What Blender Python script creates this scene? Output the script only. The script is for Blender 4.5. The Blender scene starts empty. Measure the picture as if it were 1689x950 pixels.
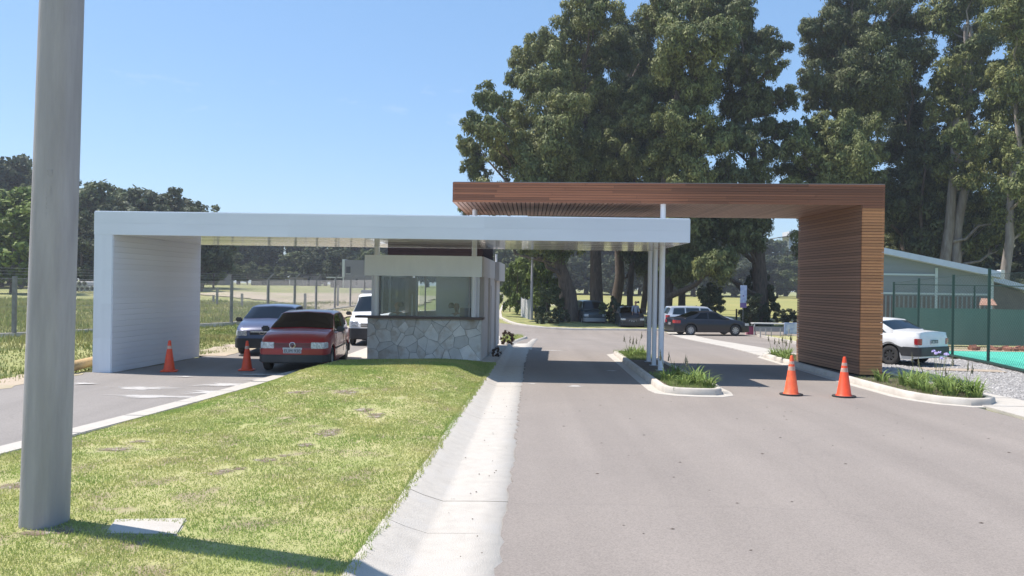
import bpy, bmesh, math, random
import numpy as np
from mathutils import Vector, Matrix
R = math.radians
scene = bpy.context.scene
col = scene.collection
random.seed(7); rng = np.random.default_rng(11)

# ------------------------------------------------------------------ camera, sky, sun, exposure
VEIL_DENSITY = .0006; EYE = 2.1; FPX = 1351.0
cam_d = bpy.data.cameras.new("camera"); cam = bpy.data.objects.new("camera", cam_d); col.objects.link(cam)
cam_d.sensor_width = 36; cam_d.lens = 36 * FPX / 1689; cam_d.clip_start = 0.05; cam_d.clip_end = 3000
cam.matrix_world = Matrix.Translation((0, 0, EYE)) @ Matrix.Rotation(R(90 - 0.085), 4, 'X') @ Matrix.Rotation(R(0.9), 4, 'Z')
scene.camera = cam
KX, KY = 0.47, -0.10                      # shadow of a 1 m post: 0.47 m to the right, 0.13 m towards us
sun_dir = Vector((-KX, -KY, 1)).normalized()
sun_d = bpy.data.lights.new("sun", 'SUN'); sun_d.energy = 4.9; sun_d.angle = R(0.5); sun_d.color = (1, 0.925, 0.85)
sun = bpy.data.objects.new("sun", sun_d); col.objects.link(sun)
sun.rotation_euler = sun_dir.to_track_quat('Z', 'Y').to_euler()
world = bpy.data.worlds.new("World"); scene.world = world; world.use_nodes = True
wn = world.node_tree.nodes; wl = world.node_tree.links
bg = wn['Background']; sky = wn.new('ShaderNodeTexSky'); sky.sky_type = 'NISHITA'; sky.sun_disc = False
sky.sun_elevation = math.asin(sun_dir.z); sky.sun_rotation = math.atan2(sun_dir.x, sun_dir.y)
sky.air_density = 1.0; sky.dust_density = 0.4; sky.ozone_density = 2.6; sky.altitude = 20
bg.inputs['Strength'].default_value = 0.15
# a few thin wisps of cloud in the sky
tc = wn.new('ShaderNodeTexCoord'); mp = wn.new('ShaderNodeMapping'); mp.inputs['Scale'].default_value = (3, 3, 9)
wl.new(tc.outputs['Generated'], mp.inputs[0])
nz = wn.new('ShaderNodeTexNoise'); nz.inputs['Scale'].default_value = 2.2; nz.inputs['Detail'].default_value = 7
nz.inputs['Roughness'].default_value = 0.62; wl.new(mp.outputs[0], nz.inputs['Vector'])
cr = wn.new('ShaderNodeValToRGB'); cr.color_ramp.elements[0].position = 0.64; cr.color_ramp.elements[1].position = 0.92
cr.color_ramp.elements[1].color = (0.55, 0.55, 0.55, 1)
wl.new(nz.outputs[0], cr.inputs[0])
mx = wn.new('ShaderNodeMixRGB'); mx.inputs[2].default_value = (4.6, 4.9, 5.2, 1)
soft = wn.new('ShaderNodeMixRGB'); soft.inputs[0].default_value = 0.5; soft.inputs[2].default_value = (0.85, 1.9, 3.5, 1); wl.new(sky.outputs[0], soft.inputs[1])
wl.new(cr.outputs[0], mx.inputs[0]); wl.new(soft.outputs[0], mx.inputs[1]); wl.new(mx.outputs[0], bg.inputs['Color'])
vs = scene.view_settings; vs.view_transform = 'Standard'; vs.look = 'None'; vs.gamma = 1; vs.exposure = 0.55
scene.cycles.max_bounces = 7; scene.cycles.transparent_max_bounces = 24
scene.cycles.diffuse_bounces = 4; scene.cycles.glossy_bounces = 3

# ------------------------------------------------------------------ helpers
def sm(a, b, t):
    t = np.clip((np.asarray(t, float) - a) / (b - a), 0, 1); return t * t * (3 - 2 * t)
def ln(a, b, t): return np.clip((np.asarray(t, float) - a) / (b - a), 0, 1)
def T(x, y):
    """height of the ground"""
    r = -0.6 * sm(24, 50, y) + 1.3 * ln(60, 220, y)
    l = 0.16 * sm(-9.5, -12.5, x) * 1.0 + 1.55 * ln(36, 150, y)
    w = sm(-8, 4, x)
    und = 0.05 * np.sin(np.asarray(x) * 0.45 + 1) * np.sin(np.asarray(y) * 0.31) * sm(-11, -14, x)
    return l * (1 - w) + r * w + und
def tz(x, y): return float(T(x, y))
RO = math.tan(R(0.9))
def G(px, py, h=0.0, d=None):
    """survey point: sight line through the photograph to the ground (or height h, or distance d) -> place on the ground plan"""
    dx, dy = px - 844.5, py - 475.0
    u = dx + RO * dy; v = dy - RO * dx + 2
    if d is None: d = FPX * (EYE - h) / v
    return (u / FPX * d, d)
def HT(px, py, d):
    """height seen at photo row py at distance d"""
    return EYE - ((py - 475) - RO * (px - 844.5) + 2) / FPX * d

M = {}
def mat(name, c, rough=0.8, c2=None, scale=5.0, detail=6, bump=0.0, bscale=None, metal=0.0, spec=0.5, rand=0.0,
        stretch=None, ramp=(0.35, 0.65), c3=None, s3=1.0, island=0.0, objrand=0.0, transl=0.0, coat=0.0, offs=False, bdist=0.02):
    m = bpy.data.materials.new(name); m.use_nodes = True; n = m.node_tree.nodes; l = m.node_tree.links
    b = n['Principled BSDF']; b.inputs['Roughness'].default_value = rough; b.inputs['Metallic'].default_value = metal
    b.inputs['Specular IOR Level'].default_value = spec
    if coat: b.inputs['Coat Weight'].default_value = coat; b.inputs['Coat Roughness'].default_value = 0.04
    tcn = n.new('ShaderNodeTexCoord'); vec = tcn.outputs['Object']
    if offs:
        oi0 = n.new('ShaderNodeObjectInfo'); va = n.new('ShaderNodeVectorMath'); va.operation = 'MULTIPLY_ADD'
        comb = n.new('ShaderNodeCombineXYZ')
        for i in range(3): l.new(oi0.outputs['Random'], comb.inputs[i])
        l.new(comb.outputs[0], va.inputs[0]); va.inputs[1].default_value = (37, 53, 71); l.new(vec, va.inputs[2]); vec = va.outputs[0]
    if stretch:
        mpn = n.new('ShaderNodeMapping'); mpn.inputs['Scale'].default_value = stretch; l.new(vec, mpn.inputs[0]); vec = mpn.outputs[0]
    def noise(s, d=detail):
        t = n.new('ShaderNodeTexNoise'); t.inputs['Scale'].default_value = s; t.inputs['Detail'].default_value = d
        t.inputs['Roughness'].default_value = 0.6; l.new(vec, t.inputs['Vector']); return t.outputs[0]
    def ramped(src, a, bb):
        r = n.new('ShaderNodeMapRange'); r.inputs[1].default_value = a; r.inputs[2].default_value = bb; l.new(src, r.inputs[0]); return r.outputs[0]
    def mixc(f, A, B, mode='MIX'):
        x = n.new('ShaderNodeMixRGB'); x.blend_type = mode
        if isinstance(f, (int, float)): x.inputs[0].default_value = f
        else: l.new(f, x.inputs[0])
        for i, q in ((1, A), (2, B)):
            if isinstance(q, tuple): x.inputs[i].default_value = (*q[:3], 1)
            else: l.new(q, x.inputs[i])
        return x.outputs[0]
    cur = c
    if c2: cur = mixc(ramped(noise(scale), *ramp), c, c2)
    if c3: cur = mixc(ramped(noise(s3, 4), 0.5, 0.68), cur, c3)
    def var(src, amt):
        nonlocal cur
        r = n.new('ShaderNodeMapRange'); r.inputs[3].default_value = 1 - amt; r.inputs[4].default_value = 1 + amt; l.new(src, r.inputs[0])
        hv = n.new('ShaderNodeHueSaturation'); l.new(r.outputs[0], hv.inputs['Value'])
        if isinstance(cur, tuple): hv.inputs['Color'].default_value = (*cur[:3], 1)
        else: l.new(cur, hv.inputs['Color'])
        cur = hv.outputs[0]
    if island: g = n.new('ShaderNodeNewGeometry'); var(g.outputs['Random Per Island'], island)
    if objrand: oi = n.new('ShaderNodeObjectInfo'); var(oi.outputs['Random'], objrand)
    if isinstance(cur, tuple): b.inputs['Base Color'].default_value = (*cur[:3], 1)
    else: l.new(cur, b.inputs['Base Color'])
    if bump:
        bn = n.new('ShaderNodeBump'); bn.inputs['Strength'].default_value = bump; bn.inputs['Distance'].default_value = bdist
        l.new(noise(bscale or scale * 4), bn.inputs['Height']); l.new(bn.outputs[0], b.inputs['Normal'])
    if transl:
        tr = n.new('ShaderNodeBsdfTranslucent'); ms = n.new('ShaderNodeMixShader'); ms.inputs[0].default_value = transl
        if isinstance(cur, tuple): tr.inputs[0].default_value = (*cur[:3], 1)
        else: l.new(cur, tr.inputs[0])
        l.new(b.outputs[0], ms.inputs[1]); l.new(tr.outputs[0], ms.inputs[2]); l.new(ms.outputs[0], n['Material Output'].inputs[0])
    M[name] = m; return m

def glass_mat(name, tint, see, rough=0.02, pale_sheen=0.0):
    m = bpy.data.materials.new(name); m.use_nodes = True; n = m.node_tree.nodes; l = m.node_tree.links
    n.remove(n['Principled BSDF'])
    t = n.new('ShaderNodeBsdfTransparent'); t.inputs[0].default_value = (*tint, 1)
    g = n.new('ShaderNodeBsdfGlossy'); g.inputs['Roughness'].default_value = rough
    f = n.new('ShaderNodeFresnel'); f.inputs[0].default_value = see
    ms = n.new('ShaderNodeMixShader'); l.new(f.outputs[0], ms.inputs[0]); l.new(t.outputs[0], ms.inputs[1]); l.new(g.outputs[0], ms.inputs[2])
    if pale_sheen:
        df = n.new('ShaderNodeBsdfDiffuse'); df.inputs[0].default_value = (.82, .92, .96, 1); m2 = n.new('ShaderNodeMixShader'); m2.inputs[0].default_value = pale_sheen; l.new(ms.outputs[0], m2.inputs[1]); l.new(df.outputs[0], m2.inputs[2]); ms = m2  # diffuse share imitates the pale, hazy reflection on the panes
    l.new(ms.outputs[0], n['Material Output'].inputs[0]); M[name] = m; return m

def link(o): col.objects.link(o); return o
def tag(o, label=None, cat=None, group=None, kind=None):
    if label: o['label'] = label
    if cat: o['category'] = cat
    if group: o['group'] = group
    if kind: o['kind'] = kind
    return o
def thing(name, label, cat, loc=(0, 0, 0), rz=0.0, group=None):
    o = link(bpy.data.objects.new(name, None)); o.empty_display_size = 0.2
    o.location = loc; o.rotation_euler = (0, 0, rz); return tag(o, label, cat, group)
def setpar(o, parent, world=False):
    if parent is None: return o
    o.parent = parent
    if world:
        def W(p): return (W(p.parent) @ p.matrix_parent_inverse if p.parent else Matrix()) @ p.matrix_basis
        o.matrix_parent_inverse = W(parent).inverted()
    return o
def mesh_np(name, V, F, mats, parent=None, world=False, smooth=False):
    V = np.asarray(V, dtype=np.float32); F = np.asarray(F, dtype=np.int32)
    me = bpy.data.meshes.new(name); me.vertices.add(len(V)); me.vertices.foreach_set('co', V.ravel())
    k = F.shape[1]; me.loops.add(F.size); me.loops.foreach_set('vertex_index', F.ravel())
    me.polygons.add(len(F)); me.polygons.foreach_set('loop_start', np.arange(0, F.size, k, dtype=np.int32))
    me.update(calc_edges=True)
    if smooth: me.polygons.foreach_set('use_smooth', np.ones(len(F), bool))
    for q in (mats if isinstance(mats, (list, tuple)) else [mats]): me.materials.append(q)
    o = link(bpy.data.objects.new(name, me)); return setpar(o, parent, world)
class MB:
    def __init__(s): s.v = []; s.f = []; s.m = []
    def add(s, vs, fs, mi=0):
        k = len(s.v); s.v += [tuple(p) for p in vs]; s.f += [tuple(i + k for i in f) for f in fs]; s.m += [mi] * len(fs); return s
    def box(s, x0, x1, y0, y1, z0, z1, mi=0):
        return s.add([(x0,y0,z0),(x1,y0,z0),(x1,y1,z0),(x0,y1,z0),(x0,y0,z1),(x1,y0,z1),(x1,y1,z1),(x0,y1,z1)],
                     [(0,3,2,1),(4,5,6,7),(0,1,5,4),(1,2,6,5),(2,3,7,6),(3,0,4,7)], mi)
    def prism(s, poly, z0, z1, mi=0):
        n = len(poly); f0 = z0 if callable(z0) else (lambda x, y: z0); f1 = z1 if callable(z1) else (lambda x, y: z1)
        vs = [(x, y, f0(x, y)) for x, y in poly] + [(x, y, f1(x, y)) for x, y in poly]
        return s.add(vs, [tuple(range(n))[::-1], tuple(range(n, 2*n))] + [(i, (i+1) % n, n + (i+1) % n, n + i) for i in range(n)], mi)
    def hexa(s, p8, mi=0):      # 4 bottom + 4 top corners, ccw
        return s.add(p8, [(0,3,2,1),(4,5,6,7),(0,1,5,4),(1,2,6,5),(2,3,7,6),(3,0,4,7)], mi)
    def tube(s, pts, rad, n=8, mi=0, cap=True):
        pts = [Vector(p) for p in pts]
        if not hasattr(rad, '__len__'): rad = [rad] * len(pts)
        vs = []; fs = []
        for i, p in enumerate(pts):
            d = (pts[min(i+1, len(pts)-1)] - pts[max(i-1, 0)]).normalized()
            a = Vector((0, 0, 1)) if abs(d.z) < 0.9 else Vector((1, 0, 0))
            e1 = d.cross(a).normalized(); e2 = d.cross(e1)
            for k in range(n):
                t = 2 * math.pi * k / n; vs.append(p + (e1 * math.cos(t) + e2 * math.sin(t)) * rad[i])
        for i in range(len(pts) - 1):
            for k in range(n):
                a, b = i*n + k, i*n + (k+1) % n; fs.append((a, a + n, b + n, b))
        if cap: fs += [tuple(range(n)), tuple(range((len(pts)-1)*n, len(pts)*n))[::-1]]
        return s.add(vs, fs, mi)
    def lathe(s, prof, c=(0, 0, 0), axis='z', n=24, mi=0, a0=0.0):
        vs = []; fs = []
        for r, h in prof:
            for k in range(n):
                t = 2 * math.pi * k / n + a0; a, b = r * math.cos(t), r * math.sin(t)
                p = (a, b, h) if axis == 'z' else ((a, h, b) if axis == 'y' else (h, a, b))
                vs.append((p[0]+c[0], p[1]+c[1], p[2]+c[2]))
        for i in range(len(prof) - 1):
            for k in range(n):
                a, b = i*n + k, i*n + (k+1) % n; fs.append((a, b, b + n, a + n))
        return s.add(vs, fs, mi)
    def build(s, name, mats, parent=None, world=False, smooth=None, bevel=0.0, recalc=True):
        me = bpy.data.meshes.new(name); me.from_pydata(s.v, [], s.f)
        mats = mats if isinstance(mats, (list, tuple)) else [mats]
        for q in mats: me.materials.append(q)
        me.polygons.foreach_set('material_index', s.m)
        if recalc or bevel:
            b = bmesh.new(); b.from_mesh(me)
            bmesh.ops.remove_doubles(b, verts=b.verts, dist=1e-5)
            bmesh.ops.recalc_face_normals(b, faces=b.faces)
            if bevel:
                es = [e for e in b.edges if len(e.link_faces) == 2 and e.calc_face_angle(0) > 0.5]
                bmesh.ops.bevel(b, geom=es, offset=bevel, segments=2, affect='EDGES', clamp_overlap=True)
            b.to_mesh(me); b.free()
        if smooth is not None:
            me.shade_smooth() if smooth >= 180 else None
            if smooth < 180:
                me.polygons.foreach_set('use_smooth', [True] * len(me.polygons)); me.set_sharp_from_angle(angle=R(smooth))
        o = link(bpy.data.objects.new(name, me)); return setpar(o, parent, world)
def copy_tree(o, parent=None):
    c = o.copy(); link(c)
    if parent is not None: c.parent = parent; c.matrix_parent_inverse = o.matrix_parent_inverse.copy()
    for ch in [q for q in o.children]: copy_tree(ch, c)
    return c
def text_obj(name, s, size, m, parent, loc, rot, ext=0.002, sx=1.0):
    cu = bpy.data.curves.new(name, 'FONT'); cu.body = s; cu.size = size; cu.extrude = ext
    cu.align_x = 'CENTER'; cu.align_y = 'CENTER'
    ob = bpy.data.objects.new(name, cu); link(ob)
    dg = bpy.context.evaluated_depsgraph_get(); me = bpy.data.meshes.new_from_object(ob.evaluated_get(dg))
    bpy.data.objects.remove(ob); me.materials.clear(); me.materials.append(m)
    o = link(bpy.data.objects.new(name, me)); o.parent = parent; o.location = loc; o.rotation_euler = rot; o.scale = (sx, 1, 1); return o

# ------------------------------------------------------------------ materials
mat('field', (0.22, 0.25, 0.08), 0.95, (0.34, 0.31, 0.13), 0.22, 8, 0.5, 9, c3=(0.075, 0.105, 0.03), s3=1.4, bdist=0.08)
mat('dry_field', (0.30, 0.27, 0.085), 0.95, (0.23, 0.24, 0.07), 0.05, 6, 0.3, 3, bdist=0.05)
mat('dirt', (0.46, 0.37, 0.29), 0.95, (0.32, 0.29, 0.17), 0.35, 7, 0.5, 8, bdist=0.08)
mat('lawn_soil', (0.30, 0.32, 0.12), 0.95, (0.40, 0.37, 0.18), 0.8, 8, 0.6, 60, c3=(0.27, 0.215, 0.15), s3=2.3, bdist=0.01)
mat('blade', (0.31, 0.41, 0.115), 0.6, (0.49, 0.485, 0.195), 0.7, 7, island=0.2, transl=0.4, spec=0.2)
mat('wild_grass', (0.20, 0.26, 0.075), 0.7, (0.42, 0.38, 0.17), 0.4, 5, island=0.4, transl=0.25, spec=0.2)
def ragged(name):
    m = M[name]; n = m.node_tree.nodes; l = m.node_tree.links; bs = n['Principled BSDF']
    at = n.new('ShaderNodeAttribute'); at.attribute_name = 'fade'; tcn = n.new('ShaderNodeTexCoord'); nz = n.new('ShaderNodeTexNoise'); nz.inputs['Scale'].default_value = 3.2; nz.inputs['Detail'].default_value = 9; nz.inputs['Roughness'].default_value = .7
    mpn = n.new('ShaderNodeMapping'); mpn.inputs['Scale'].default_value = (.6, 1.6, 1); l.new(tcn.outputs['Object'], mpn.inputs[0]); l.new(mpn.outputs[0], nz.inputs['Vector'])
    ad = n.new('ShaderNodeMath'); ad.operation = 'MULTIPLY_ADD'; l.new(at.outputs['Fac'], ad.inputs[0]); ad.inputs[1].default_value = .75; l.new(nz.outputs[0], ad.inputs[2])
    mr = n.new('ShaderNodeMapRange'); mr.inputs[1].default_value = .72; mr.inputs[2].default_value = 1.0; mr.inputs[4].default_value = .9; l.new(ad.outputs[0], mr.inputs[0]); l.new(mr.outputs[0], bs.inputs['Alpha'])
mat('worn_soil', (0.27, 0.205, 0.15), 0.95, (0.16, 0.12, 0.085), 7, 8, 0.9, 50, c3=(0.46, 0.42, 0.36), s3=9); ragged('worn_soil')
def asphalt(name, a, b, patch=None):
    m = mat(name, a, 0.88, b, 0.30, 9, 0.25, 130, spec=0.25, ramp=(0.3, 0.75), bdist=0.006)
    n = m.node_tree.nodes; l = m.node_tree.links; bs = n['Principled BSDF']
    src = bs.inputs['Base Color'].links[0].from_socket; tcn = n.new('ShaderNodeTexCoord')
    v = n.new('ShaderNodeTexVoronoi'); v.inputs['Scale'].default_value = 95; l.new(tcn.outputs['Object'], v.inputs['Vector'])
    hv = n.new('ShaderNodeHueSaturation'); r = n.new('ShaderNodeMapRange'); r.inputs[3].default_value = 0.86; r.inputs[4].default_value = 1.14
    sep = n.new('ShaderNodeSeparateColor'); l.new(v.outputs['Color'], sep.inputs[0]); l.new(sep.outputs[0], r.inputs[0]); l.new(r.outputs[0], hv.inputs['Value'])
    l.new(src, hv.inputs['Color']); out = hv.outputs[0]
    # fine wandering cracks and a few tyre-darkened areas
    nn = n.new('ShaderNodeTexNoise'); nn.inputs['Scale'].default_value = 0.9; nn.inputs['Detail'].default_value = 5; l.new(tcn.outputs['Object'], nn.inputs['Vector'])
    mixv = n.new('ShaderNodeMixRGB'); mixv.inputs[0].default_value = 0.35; l.new(tcn.outputs['Object'], mixv.inputs[1]); l.new(nn.outputs['Color'], mixv.inputs[2])
    v2 = n.new('ShaderNodeTexVoronoi'); v2.feature = 'DISTANCE_TO_EDGE'; v2.inputs['Scale'].default_value = 0.33; l.new(mixv.outputs[0], v2.inputs['Vector'])
    cr2 = n.new('ShaderNodeMapRange'); cr2.inputs[1].default_value = 0.0; cr2.inputs[2].default_value = 0.006; cr2.inputs[3].default_value = 0.10; cr2.inputs[4].default_value = 0.0
    l.new(v2.outputs[0], cr2.inputs[0]); mxk = n.new('ShaderNodeMixRGB'); l.new(cr2.outputs[0], mxk.inputs[0]); l.new(out, mxk.inputs[1]); mxk.inputs[2].default_value = (0.11, 0.10, 0.10, 1); out = mxk.outputs[0]
    sp = n.new('ShaderNodeTexNoise'); sp.inputs['Scale'].default_value = 2.6; sp.inputs['Detail'].default_value = 9; sp.inputs['Roughness'].default_value = 0.75; l.new(tcn.outputs['Object'], sp.inputs['Vector'])
    r3 = n.new('ShaderNodeMapRange'); r3.inputs[1].default_value = 0.66; r3.inputs[2].default_value = 0.74; r3.inputs[4].default_value = 0.5; l.new(sp.outputs[0], r3.inputs[0])
    mx3 = n.new('ShaderNodeMixRGB'); l.new(r3.outputs[0], mx3.inputs[0]); l.new(out, mx3.inputs[1]); mx3.inputs[2].default_value = (a[0]*1.35, a[1]*1.33, a[2]*1.3, 1); out = mx3.outputs[0]
    # faint darker and paler bands along the wheel tracks
    mpt = n.new('ShaderNodeMapping'); mpt.inputs['Scale'].default_value = (.9, .05, 1); l.new(tcn.outputs['Object'], mpt.inputs[0])
    nt = n.new('ShaderNodeTexNoise'); nt.inputs['Scale'].default_value = 1.3; nt.inputs['Detail'].default_value = 5; l.new(mpt.outputs[0], nt.inputs['Vector'])
    rt = n.new('ShaderNodeMapRange'); rt.inputs[1].default_value = .3; rt.inputs[2].default_value = .7; rt.inputs[3].default_value = .88; rt.inputs[4].default_value = 1.07; l.new(nt.outputs[0], rt.inputs[0])
    hs = n.new('ShaderNodeHueSaturation'); l.new(rt.outputs[0], hs.inputs['Value']); l.new(out, hs.inputs['Color']); out = hs.outputs[0]
    l.new(out, bs.inputs['Base Color']); return m
asphalt('asphalt', (0.263, 0.233, 0.208), (0.225, 0.20, 0.180))
asphalt('asphalt_left', (0.263, 0.243, 0.225), (0.23, 0.213, 0.198))
mat('concrete', (0.485, 0.452, 0.40), 0.9, (0.40, 0.372, 0.33), 7, 12, 0.6, 80, c3=(0.455, 0.43, 0.39), s3=2.2, bdist=0.012, ramp=(.3, .8))
mat('kerb', (0.58, 0.54, 0.48), 0.9, (0.45, 0.41, 0.36), 2.2, 9, 0.4, 50, bdist=0.01)
mat('cement_dust', (0.52, 0.50, 0.475), 0.95, (0.42, 0.405, 0.385), 2.5, 8)
ragged('cement_dust')
mat('white_paint', (0.75, 0.79, 0.85), 0.45, (0.66, 0.695, 0.75), 1.1, 8, stretch=(1.6, 1.6, .35), ramp=(.3, .8), bump=.06, bscale=2.5, objrand=0.03, spec=0.4)
mat('white_post', (0.74, 0.76, 0.80), 0.4)
mat('soffit', (0.66, 0.65, 0.62), 0.13, (0.60, 0.59, 0.56), 3, 4, 0.05, 6, spec=0.7, objrand=0.05, coat=0.4)
mat('fascia_grey', (0.86, 0.92, 0.98), 0.85, (0.80, 0.86, 0.92), 1.2, 8, 0.2, 40, stretch=(3, 3, 0.8), bdist=0.005)
mat('render_beige', (0.60, 0.55, 0.51), 0.9, (0.52, 0.475, 0.44), 1.4, 8, 0.3, 40, stretch=(2.5, 2.5, 0.5), bdist=0.006)
mat('mortar', (0.46, 0.44, 0.42), 0.95, (0.34, 0.325, 0.31), 9, 4, 0.5, 60)
mat('stone', (0.84, 0.82, 0.78), 0.9, (0.70, 0.69, 0.66), 3.5, 8, 0.7, 14, objrand=0.16, offs=True, c3=(0.56, 0.49, 0.41), s3=2.5)
mat('dark_cladding', (0.04, 0.026, 0.027), 0.9, (0.028, 0.02, 0.021), 3, spec=0.1)
mat('counter', (0.09, 0.06, 0.055), 0.35, (0.12, 0.08, 0.075), 4)
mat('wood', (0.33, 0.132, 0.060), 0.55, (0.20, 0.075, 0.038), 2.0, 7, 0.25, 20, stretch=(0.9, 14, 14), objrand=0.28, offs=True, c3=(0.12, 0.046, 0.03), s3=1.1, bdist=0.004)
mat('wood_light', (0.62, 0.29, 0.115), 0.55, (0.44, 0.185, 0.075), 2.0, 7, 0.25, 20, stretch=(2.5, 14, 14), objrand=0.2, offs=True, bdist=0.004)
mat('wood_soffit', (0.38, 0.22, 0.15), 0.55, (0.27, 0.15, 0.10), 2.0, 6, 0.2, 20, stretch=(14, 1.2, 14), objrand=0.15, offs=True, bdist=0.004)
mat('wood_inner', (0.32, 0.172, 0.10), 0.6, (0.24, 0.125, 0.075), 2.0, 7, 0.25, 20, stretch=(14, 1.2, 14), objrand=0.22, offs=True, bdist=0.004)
mat('wood_back', (0.022, 0.014, 0.011), 0.9)
mat('pole_concrete', (0.45, 0.43, 0.44), 0.75, (0.30, 0.285, 0.30), 3.4, 12, 0.6, 34, stretch=(2.6, 2.6, 0.30), c3=(0.33, 0.315, 0.32), s3=2.4, bdist=0.01, ramp=(.25, .75))
mat('orange', (0.86, 0.085, 0.022), 0.5, (0.72, 0.07, 0.02), 8, 5)
mat('orange_faded', (0.85, 0.15, 0.045), 0.55, (0.70, 0.085, 0.03), 8, 5)
mat('reflective', (0.66, 0.46, 0.38), 0.45, (0.52, 0.30, 0.22), 12); mat('plywood', (0.40, 0.33, 0.25), 0.9, (0.32, 0.26, 0.20), 4); mat('reflective_orange', (0.80, 0.36, 0.12), 0.4)
mat('rubber', (0.028, 0.028, 0.030), 0.8, (0.05, 0.048, 0.046), 6)
mat('black_plastic', (0.03, 0.031, 0.034), 0.5, (0.045, 0.045, 0.047), 4)
mat('under', (0.012, 0.012, 0.013), 0.9)
mat('chrome', (0.6, 0.61, 0.63), 0.25, metal=0.9); mat('rim', (0.45, 0.46, 0.48), 0.35, metal=0.6)
mat('lamp_glass', (0.72, 0.76, 0.80), 0.08, (0.35, 0.38, 0.42), 22, 2, spec=0.9, coat=0.8)
mat('amber', (0.75, 0.32, 0.06), 0.15, coat=0.7); mat('tail_red', (0.42, 0.022, 0.03), 0.2, coat=0.8)
mat('plate_white', (0.72, 0.73, 0.75), 0.4); mat('plate_grey', (0.42, 0.43, 0.46), 0.4); mat('plate_black', (0.015, 0.015, 0.017), 0.4)
def paint(name, c, metal=0.0, dirt=0.08, coat=.5):
    return mat(name, c, 0.3, tuple(x * 0.9 + dirt * 0.12 for x in c), 3.5, 6, coat=coat, metal=metal)
paint('red_paint', (0.37, 0.014, 0.02), 0, .04); paint('blue_paint', (0.07, 0.085, 0.16), 0.2, .05, .5); paint('van_white', (0.74, 0.75, 0.76))
paint('black_paint', (0.012, 0.012, 0.018), 0.0, 0.02, .35); paint('silver_paint', (0.52, 0.56, 0.62), 0.3); paint('car_white', (0.76, 0.77, 0.78))
paint('green_dark_paint', (0.055, 0.075, 0.085), 0.2); paint('dark_paint', (0.05, 0.05, 0.055), 0.2)
glass_mat('car_glass', (0.05, 0.06, 0.065), 1.5); glass_mat('car_glass_clear', (0.32, 0.37, 0.38), 1.55); glass_mat('booth_glass', (0.90, 0.94, 0.94), 1.5, 0.03, .09)
mat('bark', (0.15, 0.115, 0.09), 0.95, (0.07, 0.055, 0.045), 3, 7, 0.8, 10, stretch=(3, 3, 0.6), bdist=0.05)
mat('bark_pale', (0.36, 0.32, 0.285), 0.85, (0.20, 0.165, 0.14), 1.2, 7, 0.5, 8, stretch=(3, 3, 0.5), bdist=0.04)
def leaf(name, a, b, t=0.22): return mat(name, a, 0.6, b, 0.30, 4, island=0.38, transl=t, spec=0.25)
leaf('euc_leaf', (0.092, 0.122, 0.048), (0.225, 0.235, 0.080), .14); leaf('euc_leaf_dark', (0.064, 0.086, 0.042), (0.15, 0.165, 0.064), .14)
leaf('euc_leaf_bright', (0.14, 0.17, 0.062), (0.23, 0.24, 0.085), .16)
leaf('forest_leaf', (0.09, 0.12, 0.052), (0.155, 0.17, 0.07)); leaf('forest_leaf_dark', (0.06, 0.08, 0.046), (0.105, 0.12, 0.058))
leaf('bright_leaf', (0.12, 0.175, 0.035), (0.19, 0.23, 0.055)); leaf('hedge_leaf', (0.10, 0.15, 0.04), (0.17, 0.20, 0.055))
leaf('strap_leaf', (0.17, 0.27, 0.065), (0.32, 0.38, 0.13), 0.35)
mat('seed_head', (0.17, 0.16, 0.10), 0.8); mat('lilac', (0.50, 0.44, 0.72), 0.6); mat('stem', (0.20, 0.22, 0.10), 0.7)
mat('soil', (0.13, 0.10, 0.07), 0.95, (0.08, 0.06, 0.045), 6, 6, 0.6, 40)
mat('gravel', (0.34, 0.33, 0.32), 0.95, (0.22, 0.215, 0.21), 18, 6, 0.8, 60, ramp=(0.4, 0.6), bdist=0.02)
mat('gravel_stone', (0.37, 0.36, 0.35), 0.9, (0.25, 0.245, 0.24), 9, 3, island=0.45)
mat('court', (0.07, 0.47, 0.34), 0.75, (0.10, 0.51, 0.38), 1.2, 6)
mat('fence_green', (0.012, 0.045, 0.036), 0.5); mat('windscreen', (0.12, 0.20, 0.17), 0.8, (0.14, 0.225, 0.19), 1.5, 5, stretch=(1, 1, 0.3), transl=0.25)
mat('galv', (0.33, 0.33, 0.34), 0.5, metal=0.4)
mat('post_concrete', (0.30, 0.29, 0.275), 0.9, (0.22, 0.21, 0.20), 5, 5)
mat('wall_greygreen', (0.175, 0.215, 0.235), 0.7, (0.20, 0.24, 0.26), 1.4, 4, stretch=(0.4, 1, 3)); mat('wall_brown', (0.155, 0.135, 0.125), 0.9, (0.12, 0.105, 0.10), 3)
mat('roof_pale', (0.50, 0.57, 0.68), 0.4, (0.45, 0.52, 0.62), 2); mat('trim_pale', (0.42, 0.52, 0.54), 0.5)
mat('house_grey', (0.24, 0.225, 0.235), 0.9, (0.21, 0.195, 0.205), 0.6); mat('house_white', (0.62, 0.62, 0.60), 0.8); mat('window_dark', (0.03, 0.032, 0.04), 0.15)
mat('roof_dark', (0.14, 0.13, 0.135), 0.8); mat('pipe', (0.40, 0.39, 0.37), 0.9, (0.5, 0.49, 0.47), 3)
mat('cut_wood', (0.52, 0.36, 0.17), 0.8, (0.38, 0.25, 0.12), 5, stretch=(1, 6, 6)); mat('magenta', (0.33, 0.05, 0.13), 0.5); mat('pink', (0.75, 0.45, 0.47), 0.6)
mat('banner_blue', (0.30, 0.38, 0.62), 0.6, (0.48, 0.55, 0.72), 1.6, 2, ramp=(0.45, 0.55)); mat('banner_plum', (0.20, 0.13, 0.33), 0.6)
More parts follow.
